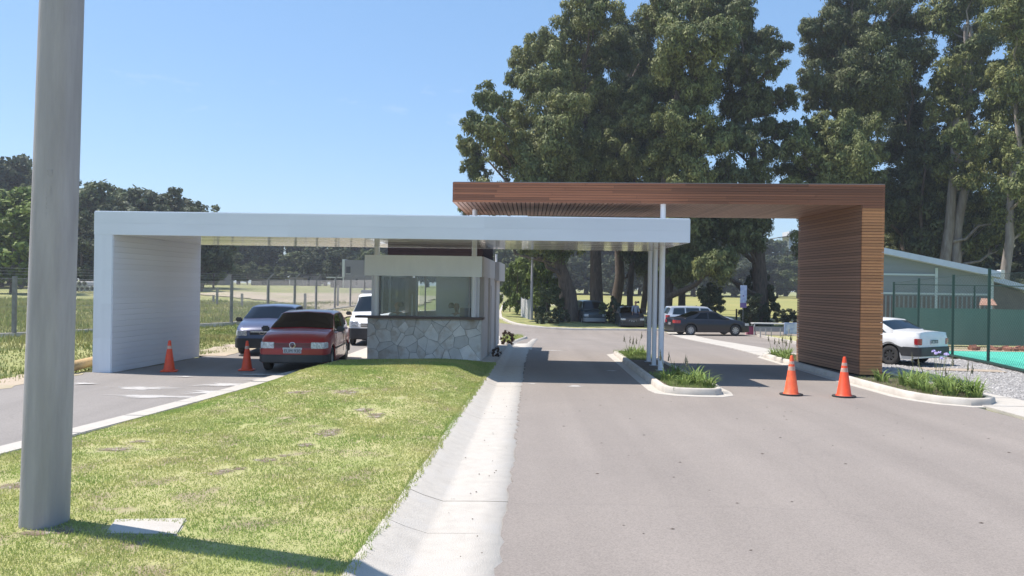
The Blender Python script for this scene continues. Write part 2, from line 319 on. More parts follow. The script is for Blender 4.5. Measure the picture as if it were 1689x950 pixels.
mat('metal_black', (0.02, 0.02, 0.022), 0.5); mat('skin', (0.42, 0.24, 0.17), 0.6); mat('skin_dark', (0.28, 0.15, 0.10), 0.6)
mat('hair', (0.02, 0.016, 0.014), 0.6); mat('shirt_white', (0.60, 0.62, 0.64), 0.8); mat('shirt_blue', (0.22, 0.27, 0.36), 0.8); mat('trousers', (0.05, 0.055, 0.075), 0.9)
mat('interior', (0.88, 0.91, 0.90), 0.8, (0.84, 0.87, 0.86), 1); mat('rusty', (0.42, 0.25, 0.18), 0.8, (0.35, 0.19, 0.13), 4)
mat('rust_leaf', (0.13, 0.075, 0.045), 0.8, (0.075, 0.05, 0.035), 3, island=0.35, transl=0.15); mat('brick_red', (0.30, 0.13, 0.09), 0.9, objrand=0.2)
# ------------------------------------------------------------------ the ground
def grid_ground():
    xs = np.unique(np.concatenate([np.arange(-40, 41, 1.0), np.arange(-120, 121, 8.0), np.array([-900, -500, -300, -200, 200, 300, 500, 900])]))
    ys = np.unique(np.concatenate([np.arange(-12, 72, 1.0), np.arange(-60, 260, 8.0), np.array([-300, -150, 300, 400, 600, 1000, 1500])]))
    X, Y = np.meshgrid(xs, ys); Z = T(X, Y) - 0.03
    V = np.stack([X.ravel(), Y.ravel(), Z.ravel()], 1); nx = len(xs); ny = len(ys)
    i, j = np.meshgrid(np.arange(nx - 1), np.arange(ny - 1)); a = (j * nx + i).ravel()
    o = mesh_np('ground', V, np.stack([a, a + 1, a + nx + 1, a + nx], 1), M['field'], smooth=True); return tag(o, kind='structure')
grid_ground()
def ip(pts, y): return float(np.interp(y, [p[0] for p in pts], [p[1] for p in pts]))
def strip(name, L, Rr, y0, y1, dy, dz, m, nx=6, jl=0.0, jr=0.0, kind='structure', parent=None, zf=None):
    """sheet between two edge lines (lists of (y, x)) laid dz above the ground; ragged edges by jl / jr"""
    ys = np.arange(y0, y1 + dy * 0.5, dy); V = []; F = []
    for j, y in enumerate(ys):
        a, b = ip(L, y) + random.uniform(-jl, jl), ip(Rr, y) + random.uniform(-jr, jr)
        for i in range(nx + 1):
            x = a + (b - a) * i / nx; V.append((x, y, (tz(x, y) if zf is None else zf(x, y)) + dz))
    n = nx + 1
    for j in range(len(ys) - 1):
        for i in range(nx): F.append((j*n + i, j*n + i + 1, (j+1)*n + i + 1, (j+1)*n + i))
    o = mesh_np(name, V, F, m, parent=parent, world=parent is not None, smooth=True); return tag(o, kind=kind) if kind else o
EL = [(-12, -7.9), (9.6, -5.98), (12.8, -5.52), (16, -5.17), (19, -4.86), (22, -4.45)]     # edging strip, left side of the lawn
AL = [(-12, -1.75), (5.9, -1.09), (9.8, -0.90), (12.4, -0.81), (15.3, -0.67), (21.4, -0.41), (23, -0.30), (31, 0.0), (38, 0.75)]   # lawn / kerb
BL = [(-12, -1.30), (6.41, -0.71), (8.7, -0.61), (13.2, -0.44), (20.2, -0.20), (31, 0.15), (38, 0.85)]
CL = [(-12, -0.55), (5.94, -0.10), (8.95, 0.01), (13.5, 0.12), (19.2, 0.28), (24, 0.42), (31, 0.72), (38, 1.15)]
WL = [(-12, -10.6), (15.7, -9.85), (18.6, -9.75), (18.7, -9.0), (23, -8.65), (24.2, -8.2), (50, -6.4), (56, -6.2)]
strip('road', [(-12, -0.55 + 0.03), *[(y, x + 0.02) for y, x in CL[1:]]], [(-12, 8.3), (15, 8.62), (27, 8.2), (38, 8.9)], -12, 32, 0.16, 0.006, M['asphalt'], 10, jl=0.034)
strip('road', WL, [(y, x - 0.32) for y, x in EL[:-1]] + [(22, -4.7)], -12, 22, 0.5, 0.004, M['asphalt_left'], 8, jl=0.06)
strip('road', WL, [(22, -4.7), (32, -4.2)], 22, 32, 0.5, 0.004, M['asphalt_left'], 8, jl=0.08)
strip('road', WL, [(32, 8.4), (45, 9.3), (54, 9.9)], 32, 54, 0.5, 0.008, M['asphalt'], 24)
strip('road', [(54, -6.4), (70, -5.2), (110, -5.0), (150, -6)], [(54, -1.2), (60, -1.6), (70, -1.7), (110, -1.2), (150, -1.5)], 54, 150, 1.0, 0.03, M['asphalt'], 6)
strip('parking_lot', [(26.5, 9.3), (45, 10.4), (54, 11.0)], [(26.5, 14), (30, 19), (54, 30)], 26.5, 54, 0.5, 0.007, M['asphalt'], 14)
for a, b, m_, n_ in ((-12, 16.6, 'concrete', 12), (26.6, 54, 'concrete', 16)):
    pass
# paved walks of pale concrete slabs
def paved(name, L, Rr, ys, dz, gap=0.02, thick=0.06, m='concrete', mats=None):
    t = link(bpy.data.objects.new(name, None)); tag(t, kind='structure')
    for k in range(len(ys) - 1):
        a, b = ys[k] + gap / 2, ys[k+1] - gap / 2; b_ = MB(); dd = random.uniform(-0.003, 0.003)
        P = [(ip(L, a), a), (ip(Rr, a), a), (ip(Rr, b), b), (ip(L, b), b)]
        b_.prism(P, lambda x, y: tz(x, y) + dz - thick + dd, lambda x, y: tz(x, y) + dz + dd); b_.build('slab', M[m], t, bevel=0.006)
    return t
paved('pavement', [(-4, 8.1), (14, 8.74), (15.3, 8.8), (17.6, 9.35)], [(-4, 9.5), (16.1, 10.1), (17.6, 9.9)], [-4, -2, 0, 2, 4, 6, 8, 10, 12, 13.6, 15.2, 16.4, 17.6], 0.03)
paved('pavement', [(26.2, 8.0), (45, 9.2), (52, 9.7)], [(26.2, 9.35), (45, 10.5), (52, 11.0)], [26.2, 28.4, 30.6, 32.8, 35, 37.2, 39.4, 41.6, 43.8, 46, 48.5, 51], 0.03, 0.03)
# gravel yard
strip('gravel_yard', [(-6, 9.6), (15.5, 10.05), (17.6, 9.8), (26.4, 9.35)], [(-6, 16), (26.4, 15.2)], -6, 26.4, 0.4, 0.012, M['gravel'], 14, jl=0.05)
# sloped concrete kerb with a flat gutter, cast in bays with joints between
gt = link(bpy.data.objects.new('gutter', None)); tag(gt, kind='structure')
gy = [-9, -5, -1, 3, 6.95, 8.0, 13.0, 17.3, 21.6, 26.0, 30.2, 33.6, 37.4]
for k in range(len(gy) - 1):
    a, b = gy[k] + 0.006, gy[k+1] - 0.006; V = []; F = []; ys = np.linspace(a, b, max(3, int((b - a) / 0.12)))
    tilt = random.uniform(-0.003, 0.003)
    for y in ys:
        j1 = random.uniform(-0.004, 0.004); A, B, C = ip(AL, y) + j1, ip(BL, y), ip(CL, y) + 0.11
        base = tz(B, y)
        prof = [(A - 0.06, -0.12), (A - 0.05, 0.095), (A - 0.02, 0.112), (A + 0.03, 0.108), (A + (B - A) * 0.45, 0.055), (B - 0.03, 0.006), (B, -0.004), (B + 0.05, -0.002), ((B + C) / 2, 0.002), (C, 0.002 + tilt), (C + 0.001, -0.1)]
        V += [(x, y, base + h + tilt * 0.4) for x, h in prof]
    n = 11
    for j in range(len(ys) - 1):
        for i in range(n - 1): F.append((j*n+i, j*n+i+1, (j+1)*n+i+1, (j+1)*n+i))
    mesh_np('gutter_bay', V, F, M['concrete'], gt)
# flush concrete edging on the far side of the lawn
eg = link(bpy.data.objects.new('edging', None)); tag(eg, kind='structure')
for k, y in enumerate(np.arange(-10, 21.5, 1.5)):
    a, b = y + 0.006, min(y + 1.494, 21.9); b_ = MB()
    b_.prism([(ip(EL, a) - 0.34, a), (ip(EL, a) + 0.02, a), (ip(EL, b) + 0.02, b), (ip(EL, b) - 0.34, b)], -0.08, 0.05 + random.uniform(-.004, .004)); b_.build('edging_stone', M['concrete'], eg, bevel=0.012)
# the lawn
def lawn_h(x, y):
    a, b = np.interp(y, [p[0] for p in EL], [p[1] for p in EL]), np.interp(y, [p[0] for p in AL], [p[1] for p in AL])
    t = np.clip((x - a) / (b - a), 0, 1)
    e = np.clip(np.minimum(x - a, b - x) / .8, 0, 1); e = e * e * (3 - 2 * e)
    m_ = .22 * sm(11.0, 17.7, y) * (1 - .85 * sm(19.0, 21.8, y)) * e
    return m_ + 0.035 + 0.06 * t + 0.05 * np.sin(math.pi * t) + 0.012 * np.sin(x * 2.1 + y) * np.sin(y * 1.3 - x)
strip('lawn', [(y, x - 0.02) for y, x in EL], [(y, x + 0.03) for y, x in AL], -12, 21.8, 0.3, 0.0, M['lawn_soil'], 24, zf=lambda x, y: float(lawn_h(x, y)) - 0.012)
def worn(x, y):
    w = 0 * x
    for cx, cy, rx, ry in WORN: w = np.maximum(w, 1 - (((x - cx) / rx) ** 2 + ((y - cy) / ry) ** 2))
    return w
WORN = [(*G(px, py, .08), rx, ry) for px, py, rx, ry in ((370, 783, .22, .20), (395, 778, .2, .16), (440, 762, .30, .25), (470, 755, .2, .2), (505, 738, .22, .25), (540, 720, .3, .3), (600, 683, .35, .4), (575, 660, .4, .35), (490, 658, .35, .3), (355, 788, .2, .15), (190, 740, .5, .3), (230, 727, .3, .2), (545, 715, .3, .35), (620, 690, .3, .4), (20, 800, .3, .3), (60, 886, .3, .16), (105, 884, .3, .14))]
def vnoise(x, y, s=1.0, seed=0.0):
    x = x / s; y = y / s
    return (np.sin(x*1.7 + seed) * np.sin(y*1.3 + seed*1.7) + 0.6*np.sin(x*3.9 + y*2.1 + seed*3) * np.sin(y*3.3 - x*1.9) + 0.35*np.sin(x*8.1 - y*6.3 + seed) * np.sin(y*7.7 + x*5.2)) / 1.95
def blades(name, X, Y, Z, L, W, m, lean=0.5, label=None, cat=None, parent=None, extra=None):
    n = len(X); a = rng.uniform(0, 2*math.pi, n); b = rng.uniform(0, 2*math.pi, n); ln_ = rng.uniform(0.1, 1, n) * lean * L
    dx, dy = np.cos(a) * W / 2, np.sin(a) * W / 2
    V = np.empty((n, 3, 3), np.float32)
    V[:, 0] = np.stack([X - dx, Y - dy, Z], 1); V[:, 1] = np.stack([X + dx, Y + dy, Z], 1)
    V[:, 2] = np.stack([X + np.cos(b) * ln_, Y + np.sin(b) * ln_, Z + L * np.sqrt(np.maximum(0.05, 1 - (ln_ / L)**2))], 1)
    o = mesh_np(name, V.reshape(-1, 3), np.arange(3*n).reshape(-1, 3), m, parent, world=parent is not None)
    if label: tag(o, label, cat)
    return tag(o, kind='stuff')
def scatter_lawn(n, y0, y1, pw):
    t = rng.random(n) ** pw; Y = y0 + (y1 - y0) * t; u = rng.random(n)
    a, b = np.interp(Y, [p[0] for p in EL], [p[1] for p in EL]), np.interp(Y, [p[0] for p in AL], [p[1] for p in AL])
    X = a + (b - a + 0.02) * u
    keep = (vnoise(X, Y, 0.9, 2) + 0.5 * vnoise(X, Y, 0.25, 5) < 0.62 + 0.4 * rng.random(n)) & (((X + 2.93) / 0.33)**2 + ((Y - 6.6) / 0.17)**2 > 1)
    # worn line of bare earth crossing the lawn
    keep &= ~((worn(X, Y) + .8 * vnoise(X, Y, .16, 3) > .35) & (rng.random(n) < .75))
    return X[keep], Y[keep]
gx, gy_ = scatter_lawn(330000, 4.2, 21.6, 1.8)
hh = rng.uniform(0.012, 0.031, len(gx)) * (1 + 0.6 * vnoise(gx, gy_, 0.7, 9)) * (0.9 + gy_ * 0.004)
blades('grass', gx, gy_, lawn_h(gx, gy_) - 0.004, hh, 0.005 + gy_ * 0.0008, M['blade'], 0.92, 'mown green and straw coloured grass covering the lawn beside the gutter', 'grass')
# brown earth and bits of rubble showing in the worn places
V = []; F = []
for cx, cy, rx, ry in WORN:
    k0 = len(V); V.append((cx, cy, float(lawn_h(cx, cy)) - .004))
    for i in range(22): t = i / 22 * 6.283; r = random.uniform(.55, 1.0); x, y = cx + rx * r * math.cos(t), cy + ry * r * math.sin(t); V.append((x, y, float(lawn_h(x, y)) - .006))
    F += [(k0, k0 + 1 + i, k0 + 1 + (i + 1) % 22) for i in range(22)]
o = mesh_np('bare_earth', V, F, M['worn_soil']); at = o.data.attributes.new('fade', 'FLOAT', 'POINT')
for i in range(0, len(V), 23): at.data[i].value = 1.0
tag(o, kind='structure')
# overhanging fringe of grass along the kerb
fy = 4 + 17.4 * rng.random(9000); fx = np.interp(fy, [p[0] for p in AL], [p[1] for p in AL]) + rng.uniform(-.06, .035, 9000) * (1 + vnoise(fy * 3, fy, .5, 2))
blades('grass_fringe', fx, fy, np.full(9000, .095), rng.uniform(.02, .055, 9000), .006 + fy * .0009, M['blade'], .95, 'straggling grass fringe hanging over the edge of the pale kerb', 'grass')
# wild grass on the left verge and in the field behind the fence
n = 90000; Y = 13.0 + 52 * rng.random(n) ** 1.3; X = -9.9 - 30 * rng.random(n) ** 1.2
k = (X < np.interp(Y, [p[0] for p in WL], [p[1] for p in WL]) - 0.25) & ~((X > -9.8) & (Y < 23.2))
extra = rng.random(14000); Y2 = 23.4 + 22 * extra; X2 = np.interp(Y2, [p[0] for p in WL], [p[1] for p in WL]) - 0.4 - 4.2 * rng.random(14000)
X = np.concatenate([X[k], X2]); Y = np.concatenate([Y[k], Y2])
tall = 0.07 + 0.19 * np.clip(vnoise(X, Y, 2.6, 4) + 0.35, 0, 1) + 0.10 * (X < -13)
blades('tall_grass', X, Y, T(X, Y) - 0.04, tall * rng.uniform(0.5, 1.1, len(X)), 0.02 + Y * 0.0010, M['wild_grass'], 0.7, 'rough tall grass on the verge and field left of the white gate', 'grass')
# right field of dry yellow grass, left building plot of bare earth
strip('dry_field', [(60, -0.5), (75, -1), (120, 2), (220, 10)], [(60, 36), (220, 120)], 59, 216, 3.0, 0.05, M['dry_field'], 20, jl=0.5)
strip('bare_earth', [(46, -10.5), (60, -15), (74, -24), (86, -34), (96, -32)], [(46, -9.6), (56, -8.0), (70, -7.6), (96, -8.4)], 46, 96, 1.0, 0.05, M['dirt'], 14, jl=0.8, jr=0.4)
strip('bare_earth', [(24.4, -9.6), (30, -9.2), (40, -8.6)], [(24.4, -8.2), (30, -7.9), (40, -7.3)], 23.2, 40, 0.4, 0.014, M['dirt'], 5, jl=0.35, jr=0.12)
strip('bare_earth', [(13, -10.6), (18.5, -10.4)], [(13, -9.7), (18.5, -9.55)], 13, 18.4, 0.3, 0.012, M['dirt'], 4, jl=0.15, jr=0.1)
# verge with kerb on the far side of the road, left of the big trees
def kerb_ring(name, poly, w, h, parent=None, inner='soil', zf=None, round_=0, label=None, skirt=0.22):
    """raised bed: kerb stones round an outline (ccw), soil within"""
    t = link(bpy.data.objects.new(name, None)); t.location = (poly[0][0], poly[0][1], 0); tag(t, kind='structure')
    pts = [Vector((x, y)) for x, y in poly]; n = len(pts); c = sum(pts, Vector((0, 0))) / n
    def off(d):
        r = []
        for i in range(n):
            a, b, cc = pts[i-1], pts[i], pts[(i+1) % n]
            n1 = Vector(((b-a).y, -(b-a).x)).normalized(); n2 = Vector(((cc-b).y, -(cc-b).x)).normalized()
            m = (n1 + n2); m = m / max(0.3, m.length_squared / 2) ; r.append(b - m * d)
        return r
    inn = off(w); sk = off(-skirt) if skirt else None
    zz = zf or (lambda x, y: tz(x, y))
    m = MB(); vs = []
    for P, zt in ((pts, -.06), (off(-.012), 0), (off(.004), h - .02), (off(.022), h), (off(w - .02), h), (inn, h - .02), (inn, -.06)):
        vs += [(p.x, p.y, zz(p.x, p.y) + zt) for p in P]
    m.add(vs, [(q*n + i, q*n + (i+1) % n, (q+1)*n + (i+1) % n, (q+1)*n + i) for q in range(6) for i in range(n)]); m.build('kerbstone', M['kerb'], t, world=True, smooth=35)
    if sk:
        m = MB(); m.add([(p.x, p.y, zz(p.x, p.y) + .016) for p in pts] + [(p.x, p.y, zz(p.x, p.y) + .012) for p in sk] + [(p.x, p.y, zz(p.x, p.y) - .03) for p in sk], [(q*n + i, q*n + (i+1) % n, (q+1)*n + (i+1) % n, (q+1)*n + i) for q in range(2) for i in range(n)]); m.build('kerb_footing', M['concrete'], t, world=True)
    m = MB(); m.prism([(p.x, p.y) for p in off(w * 0.8)], lambda x, y: zz(x, y) - 0.02, lambda x, y: zz(x, y) + h - 0.03); m.build('bed_soil', M[inner], t, world=True); return t
isl = [(3.10, 19.2), (3.06, 16.9), (3.12, 16.5), (3.35, 16.28), (3.7, 16.2), (4.05, 16.2), (4.22, 16.35), (4.30, 16.8), (4.28, 19), (4.22, 23.3), (4.12, 25.8), (3.8, 26.2), (3.45, 26.25), (3.25, 25.9), (3.18, 23)]
kerb_ring('traffic_island', isl, 0.13, 0.14)
bed = [(7.80, 18.3), (7.84, 16.5), (7.98, 15.95), (8.2, 15.55), (8.6, 15.28), (9.0, 15.35), (9.3, 15.7), (9.38, 16.6), (9.36, 19.3), (9.32, 25.7), (8.6, 26.3), (8.15, 26.2), (7.92, 25.7), (7.85, 23)]
kerb_ring('planting_bed', bed, 0.14, 0.14, skirt=0.18)
far = [(0.9, 53.2), (2.2, 52.4), (4.2, 52.2), (9.0, 53.0), (14, 54), (24, 55.5), (24, 70), (-1.0, 100), (-1.1, 70), (-0.9, 61), (-0.3, 56.5), (0.2, 54.2)]
kerb_ring('verge', far, 0.22, 0.12, inner='field', skirt=0.0)
# concrete apron round the booth
m = MB(); m.prism([(-4.75, 21.75), (-0.42, 21.75), (-0.3, 23), (0.0, 31), (0.2, 33), (0.55, 36.8), (-3.6, 36.8), (-4.6, 33)], -0.3, lambda x, y: tz(x, y) + 0.07)
tag(m.build('pavement', M['concrete']), kind='structure')
m = MB(); m.box(-1.15, -0.45, 21.62, 21.74, 0.0, 0.13); tag(m.build('kerb', M['kerb'], bevel=0.01), kind='structure')
# pale cement dust and filler on the asphalt
def blotch(name, cx, cy, rx, ry, m, dz=0.011, n=40, seed=0):
    V = [(cx, cy, tz(cx, cy) + dz)]
    for i in range(n):
        t = 2*math.pi*i/n; r = 1 + 0.22*math.sin(3*t + seed) + 0.15*math.sin(7*t + 2*seed) + random.uniform(-.10, .10)
        x, y = cx + rx*r*math.cos(t), cy + ry*r*math.sin(t); V.append((x, y, tz(x, y) + dz))
    me = bpy.data.meshes.new(name); me.from_pydata(V, [], [(0, i + 1, (i + 1) % n + 1) for i in range(n)]); me.materials.append(m)
    at = me.attributes.new('fade', 'FLOAT', 'POINT'); at.data[0].value = 1.0
    return tag(link(bpy.data.objects.new(name, me)), kind='structure')
for i, (px, py, rx, ry) in enumerate(((238, 641, .85, .45), (262, 655, 1.35, .30), (350, 648, .75, .35), (375, 636, .9, .40), (455, 627, .8, .5), (300, 622, .45, .14), (420, 619, .9, .22), (140, 634, .4, .2), (500, 612, .5, .25))):
    x, y = G(px, py); blotch('dust_patch', x, y, rx, ry, M['cement_dust'], 0.010 + i*0.0015, seed=i)
for i, (px, py, rx, ry) in enumerate(((950, 638, .28, .22), (878, 634, .18, .12), (905, 577, .9, .22), (1010, 612, .25, .2))):
    x, y = G(px, py); blotch('filler_patch', x, y, rx, ry, M['cement_dust'], 0.012, seed=i + 3)
npb = 60; Y = rng.uniform(6.5, 18, npb); X = rng.uniform(.3, 7.5, npb); s = rng.uniform(0.006, 0.016, npb); base = np.array([(1,0,0),(0,1,0),(-1,0,0),(0,-1,0),(0,0,.8),(0,0,-.5)]); fc = np.array([(0,1,4),(1,2,4),(2,3,4),(3,0,4)])
V = np.stack([X, Y, np.full(npb, 0.009)], 1)[:, None, :] + base[None] * s[:, None, None] * np.array([1.8, 1, .6])
tag(mesh_np('leaf_litter', V.reshape(-1, 3), (fc[None] + (np.arange(npb) * 6)[:, None, None]).reshape(-1, 3), M['bark']), 'tiny dark twigs and grit scattered on the sunny asphalt', 'litter', kind='stuff')
# loose pebbles
nst = 12000; Y = 14.3 + 12 * rng.random(nst)**1.2; X = 9.5 + 5.0 * rng.random(nst); k = X > np.interp(Y, [14, 16.1, 17.6, 26], [8.9, 10.1, 9.95, 9.4]); X = X[k]; Y = Y[k]
s = rng.uniform(0.012, 0.032, len(X)); base = np.array([(1,0,0),(0,1,0),(-1,0,0),(0,-1,0),(0,0,.8),(0,0,-.5)]); fc = np.array([(0,1,4),(1,2,4),(2,3,4),(3,0,4)])
V = np.stack([X, Y, T(X, Y) + 0.018], 1)[:, None, :] + (base[None] * rng.uniform(.6, 1.3, (len(X), 6, 3))) * s[:, None, None]
F = (fc[None] + (np.arange(len(X)) * 6)[:, None, None]).reshape(-1, 3)
tag(mesh_np('gravel', V.reshape(-1, 3), F, M['gravel_stone']), 'loose grey gravel stones spread beside the tennis court', 'gravel', kind='stuff')
# small stones and litter lying on gutter and road edge
npb = 46; Y = rng.uniform(4.5, 20, npb); X = np.interp(Y, [5.9, 19], [-0.35, 0.1]) + rng.normal(0, 0.16, npb); s = rng.uniform(0.005, 0.012, npb)
V = np.stack([X, Y, np.full(npb, 0.006)], 1)[:, None, :] + base[None] * s[:, None, None]
tag(mesh_np('pebbles', V.reshape(-1, 3), (fc[None] + (np.arange(npb) * 6)[:, None, None]).reshape(-1, 3), M['soil']), 'tiny dark pebbles scattered over the pale gutter', 'pebbles', kind='stuff')
o = MB(); P = [G(188, 880), G(172, 906), G(292, 905), G(309, 876)]; o.prism(P, 0.02, lambda x, y: float(lawn_h(x, y)) + .004); o = o.build('concrete_pad', M['concrete'], bevel=0.012)
tag(o, 'square white concrete pad set flush in the grass beside the pole', 'pad')

# ------------------------------------------------------------------ gates
UNIT = {}
def unit(m):
    if m not in UNIT:
        b = MB(); b.box(-.5, .5, -.5, .5, -.5, .5); o = b.build('unit', M[m]); UNIT[m] = o.data; bpy.data.objects.remove(o)
    return UNIT[m]
def board(name, P, Q, h, t, m, parent, up=Vector((0, 0, 1)), twist=0.0):
    P = Vector(P); Q = Vector(Q); x = (Q - P).normalized(); z = (up - x * up.dot(x)).normalized(); y = z.cross(x)
    if twist: qn = Matrix.Rotation(twist, 3, x); y = qn @ y; z = qn @ z
    o = link(bpy.data.objects.new(name, unit(m))); setpar(o, parent, True); L = (Q - P).length; c = (P + Q) / 2
    mt = Matrix(((x.x*L, y.x*t, z.x*h, c.x), (x.y*L, y.y*t, z.y*h, c.y), (x.z*L, y.z*t, z.z*h, c.z), (0, 0, 0, 1)))
    o.matrix_basis = mt; return o
def lerp(a, b, t): return (a[0] + (b[0]-a[0])*t, a[1] + (b[1]-a[1])*t)
ZB, ZT = 3.14, 3.66
wg = thing('white_gate', 'long white boarded entrance canopy with a solid side wall over the left lane', 'gate', (-9.3, 20.8, 0))
WA, WB_, WC, WD = (-9.5, 18.62), (3.92, 18.2), (3.86, 22.6), (-9.15, 22.92)     # slab plan
g = 0.02
m = MB(); m.prism([(-9.5+g, 18.62+g), (-9.09-g, 18.60+g), (-8.74-g, 22.92-g), (-9.15+g, 22.92-g)], 0, ZB + 0.01); m.build('wall', M['white_paint'], wg, True)
m = MB(); m.prism([(WA[0]+g, WA[1]+g), (WB_[0]-g, WB_[1]+g), (WC[0]-g, WC[1]-g), (WD[0]+g, WD[1]-g)], ZB + g, ZT); m.build('roof_slab', M['white_paint'], wg, True)
def courses(P, Q, z0, z1, n, m, parent, name='board', segs=(0, 1), gap=0.006, t=0.02):
    h = (z1 - z0) / n
    for i in range(n):
        z = z0 + (i + .5) * h
        for a, b in zip(segs[:-1], segs[1:]):
            p, q = lerp(P, Q, a), lerp(P, Q, b)
            board(name, (p[0], p[1], z), (q[0], q[1], z), h - gap, t + random.uniform(-.0015, .0015), m, parent)
courses((-9.51, 18.62), (3.93, 18.20), ZB, ZT, 2, 'white_paint', wg, segs=(0, .33, .66, 1), gap=0.0012, t=0.04)
courses((-9.50, 18.62), (-9.09, 18.61), 0.0, ZB, 4, 'white_paint', wg, gap=0.001, t=0.04)
courses((-9.09, 18.61), (-8.74, 22.92), 0.0, ZB, 24, 'white_paint', wg, gap=0.003, t=0.04)
courses((3.92, 18.2), (3.86, 22.6), ZB, ZT, 3, 'white_paint', wg, gap=0.003, t=0.04)
for i in range(21):                                       # glossy soffit boards running lengthwise
    a, b = lerp(WA, WD, (i + .5) / 21), lerp(WB_, WC, (i + .5) / 21)
    for s0, s1 in ((0.035, .52), (.52, .998)):
        p, q = lerp(a, b, s0), lerp(a, b, s1)
        board('soffit_board', (p[0], p[1], ZB + .008), (q[0], q[1], ZB + .008 + random.uniform(-.002, .002)), 0.02, 0.196, 'soffit', wg, twist=R(random.uniform(-.3, .3)))
m = MB(); m.prism([WA, WB_, (WB_[0], WB_[1]+.06), (WA[0]+.06, WA[1]+.06), (WD[0]+.06, WD[1]-.06), (WC[0]-.06, WC[1]-.06), (WC[0], WC[1]), WD][:2] + [(WC[0], WC[1]), WD], ZT + .001, ZT + .02); m.build('roof_sheet', M['white_paint'], wg, True)

HB, HTOP = 4.17, 4.66
tg = thing('timber_gate', 'reddish timber slatted canopy with a deep slatted side wall over the right lane', 'gate', (8.5, 21.3, 0.1))
FA, FB, FC, FD = (-1.49, 20.22), (8.80, 19.42), (8.62, 23.35), (-1.35, 23.9)     # roof plan
IW0, IW1 = (8.29, 19.46), (8.10, 23.2)                                          # inner face of the side wall
g = 0.035
m = MB(); m.prism([(FA[0]+g, FA[1]+g), (FB[0]-g, FB[1]+g), (FC[0]-g, FC[1]-g), (FD[0]+g, FD[1]-g)], HB + g, HTOP - .01); m.build('roof_core', M['wood_back'], tg, True)
m = MB(); m.prism([(IW0[0]+g, IW0[1]+g), (FB[0]-g, FB[1]+g), (FC[0]-g, 23.2-g), (IW1[0]+g, IW1[1]-g)], 0.1, HB + .05); m.build('wall_core', M['wood_back'], tg, True)
n = 8; h = (HTOP - HB) / n
for i in range(n):
    cuts = sorted([0, 1] + [min(.97, max(.03, c + random.uniform(-.05, .05))) for c in ((.27, .55, .8) if i % 2 else (.14, .42, .68))])
    for a, b in zip(cuts[:-1], cuts[1:]):
        p, q = lerp(FA, FB, a + .0003), lerp(FA, FB, b - .0003); z = HB + (i + .5) * h
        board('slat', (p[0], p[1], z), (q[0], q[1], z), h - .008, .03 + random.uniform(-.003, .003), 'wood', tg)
    for P, Q in ((FA, FD), (FC, FD), (FB, FC)):
        board('slat', (*lerp(P, Q, 0.004), HB + (i + .5) * h), (*lerp(P, Q, .996), HB + (i + .5) * h), h - .010, .03, 'wood', tg)
n = 58; h = (HB - 0.14) / n
for i in range(n):
    z = 0.14 + (i + .5) * h; j = random.uniform(-.004, .004)
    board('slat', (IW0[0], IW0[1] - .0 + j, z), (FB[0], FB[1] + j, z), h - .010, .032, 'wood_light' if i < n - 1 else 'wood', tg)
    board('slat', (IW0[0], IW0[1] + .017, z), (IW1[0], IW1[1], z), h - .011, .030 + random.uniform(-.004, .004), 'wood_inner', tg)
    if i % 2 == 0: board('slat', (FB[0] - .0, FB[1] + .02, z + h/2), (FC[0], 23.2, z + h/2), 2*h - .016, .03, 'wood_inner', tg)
n = 92
for i in range(n):
    t = (i + .5) / n
    if t > 0.955: continue
    p, q = lerp(FA, FB, t), lerp(FD, FC, t)
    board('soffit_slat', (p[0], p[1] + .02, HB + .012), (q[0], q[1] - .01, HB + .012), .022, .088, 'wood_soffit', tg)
m = MB(); m.prism([FA, FB, FC, FD], HTOP + .001, HTOP + .012); m.build('roof_sheet', M['galv'], tg, True)

def post(name, label, x, y, z0, z1, r, group=None, plate=True):
    t = thing(name, label, 'column', (x, y, z0), group=group)
    m = MB(); m.lathe([(0, 0), (r, 0), (r, z1 - z0), (0, z1 - z0)], n=20); m.build('shaft', M['white_post'], t, smooth=40)
    if plate: m = MB(); m.box(-.11, .11, -.11, .11, .001, .014); m.build('base_plate', M['galv'], t)
    return t
post('white_column', 'tall white round steel column nearest us on the traffic island, reaching the timber canopy', 3.66, 20.0, .11, HB + .01, .068)
post('white_column', 'middle white steel column on the traffic island under the white canopy', 3.72, 21.3, .11, ZB + .01, .06)
post('white_column', 'rear white steel column on the traffic island under the white canopy', 3.76, 22.35, .11, ZB + .01, .06)

# ------------------------------------------------------------------ the guard booth
BX, BY, BR = -3.96, 22.4, R(-3)
bo = thing('guard_booth', 'small guard booth with crazy-stone base, wide window and grey parapet', 'booth', (BX, BY, 0.07), BR)
def bw(x, y, z=0.0):
    c, s = math.cos(BR), math.sin(BR); return (BX + x*c - y*s, BY + x*s + y*c, 0.07 + z)
BW, BD = 3.16, 7.0; ZC, ZF, ZR = 1.12, 2.28, 2.84
sw = MB(); sw.box(0.02, BW - .02, .03, .28, 0, ZC); sw = sw.build('stone_base', M['mortar'], bo)
m = MB(); m.box(0.02, .28, .28, BD, 0, ZC); m.build('side_wall', M['mortar'], bo)
m = MB(); m.box(BW - .27, BW, .62, BD, 0, ZF); m.box(BW - .27, BW - .001, .03, .62, 0, ZC - .002); m.build('right_wall', M['render_beige'], bo)
m = MB(); m.box(BW - .001, BW + .018, 3.0, 3.9, 0, 2.06); m.build('door', M['render_beige'], bo, bevel=.004)
for yy in (2.0, 4.6): m = MB(); m.box(BW + .001, BW + .06, yy, yy + .08, 0, ZF); m.build('pilaster', M['render_beige'], bo)
m = MB(); m.box(0.3, BW - .3, BD - .2, BD, 0, ZC); m.build('rear_wall', M['interior'], bo)
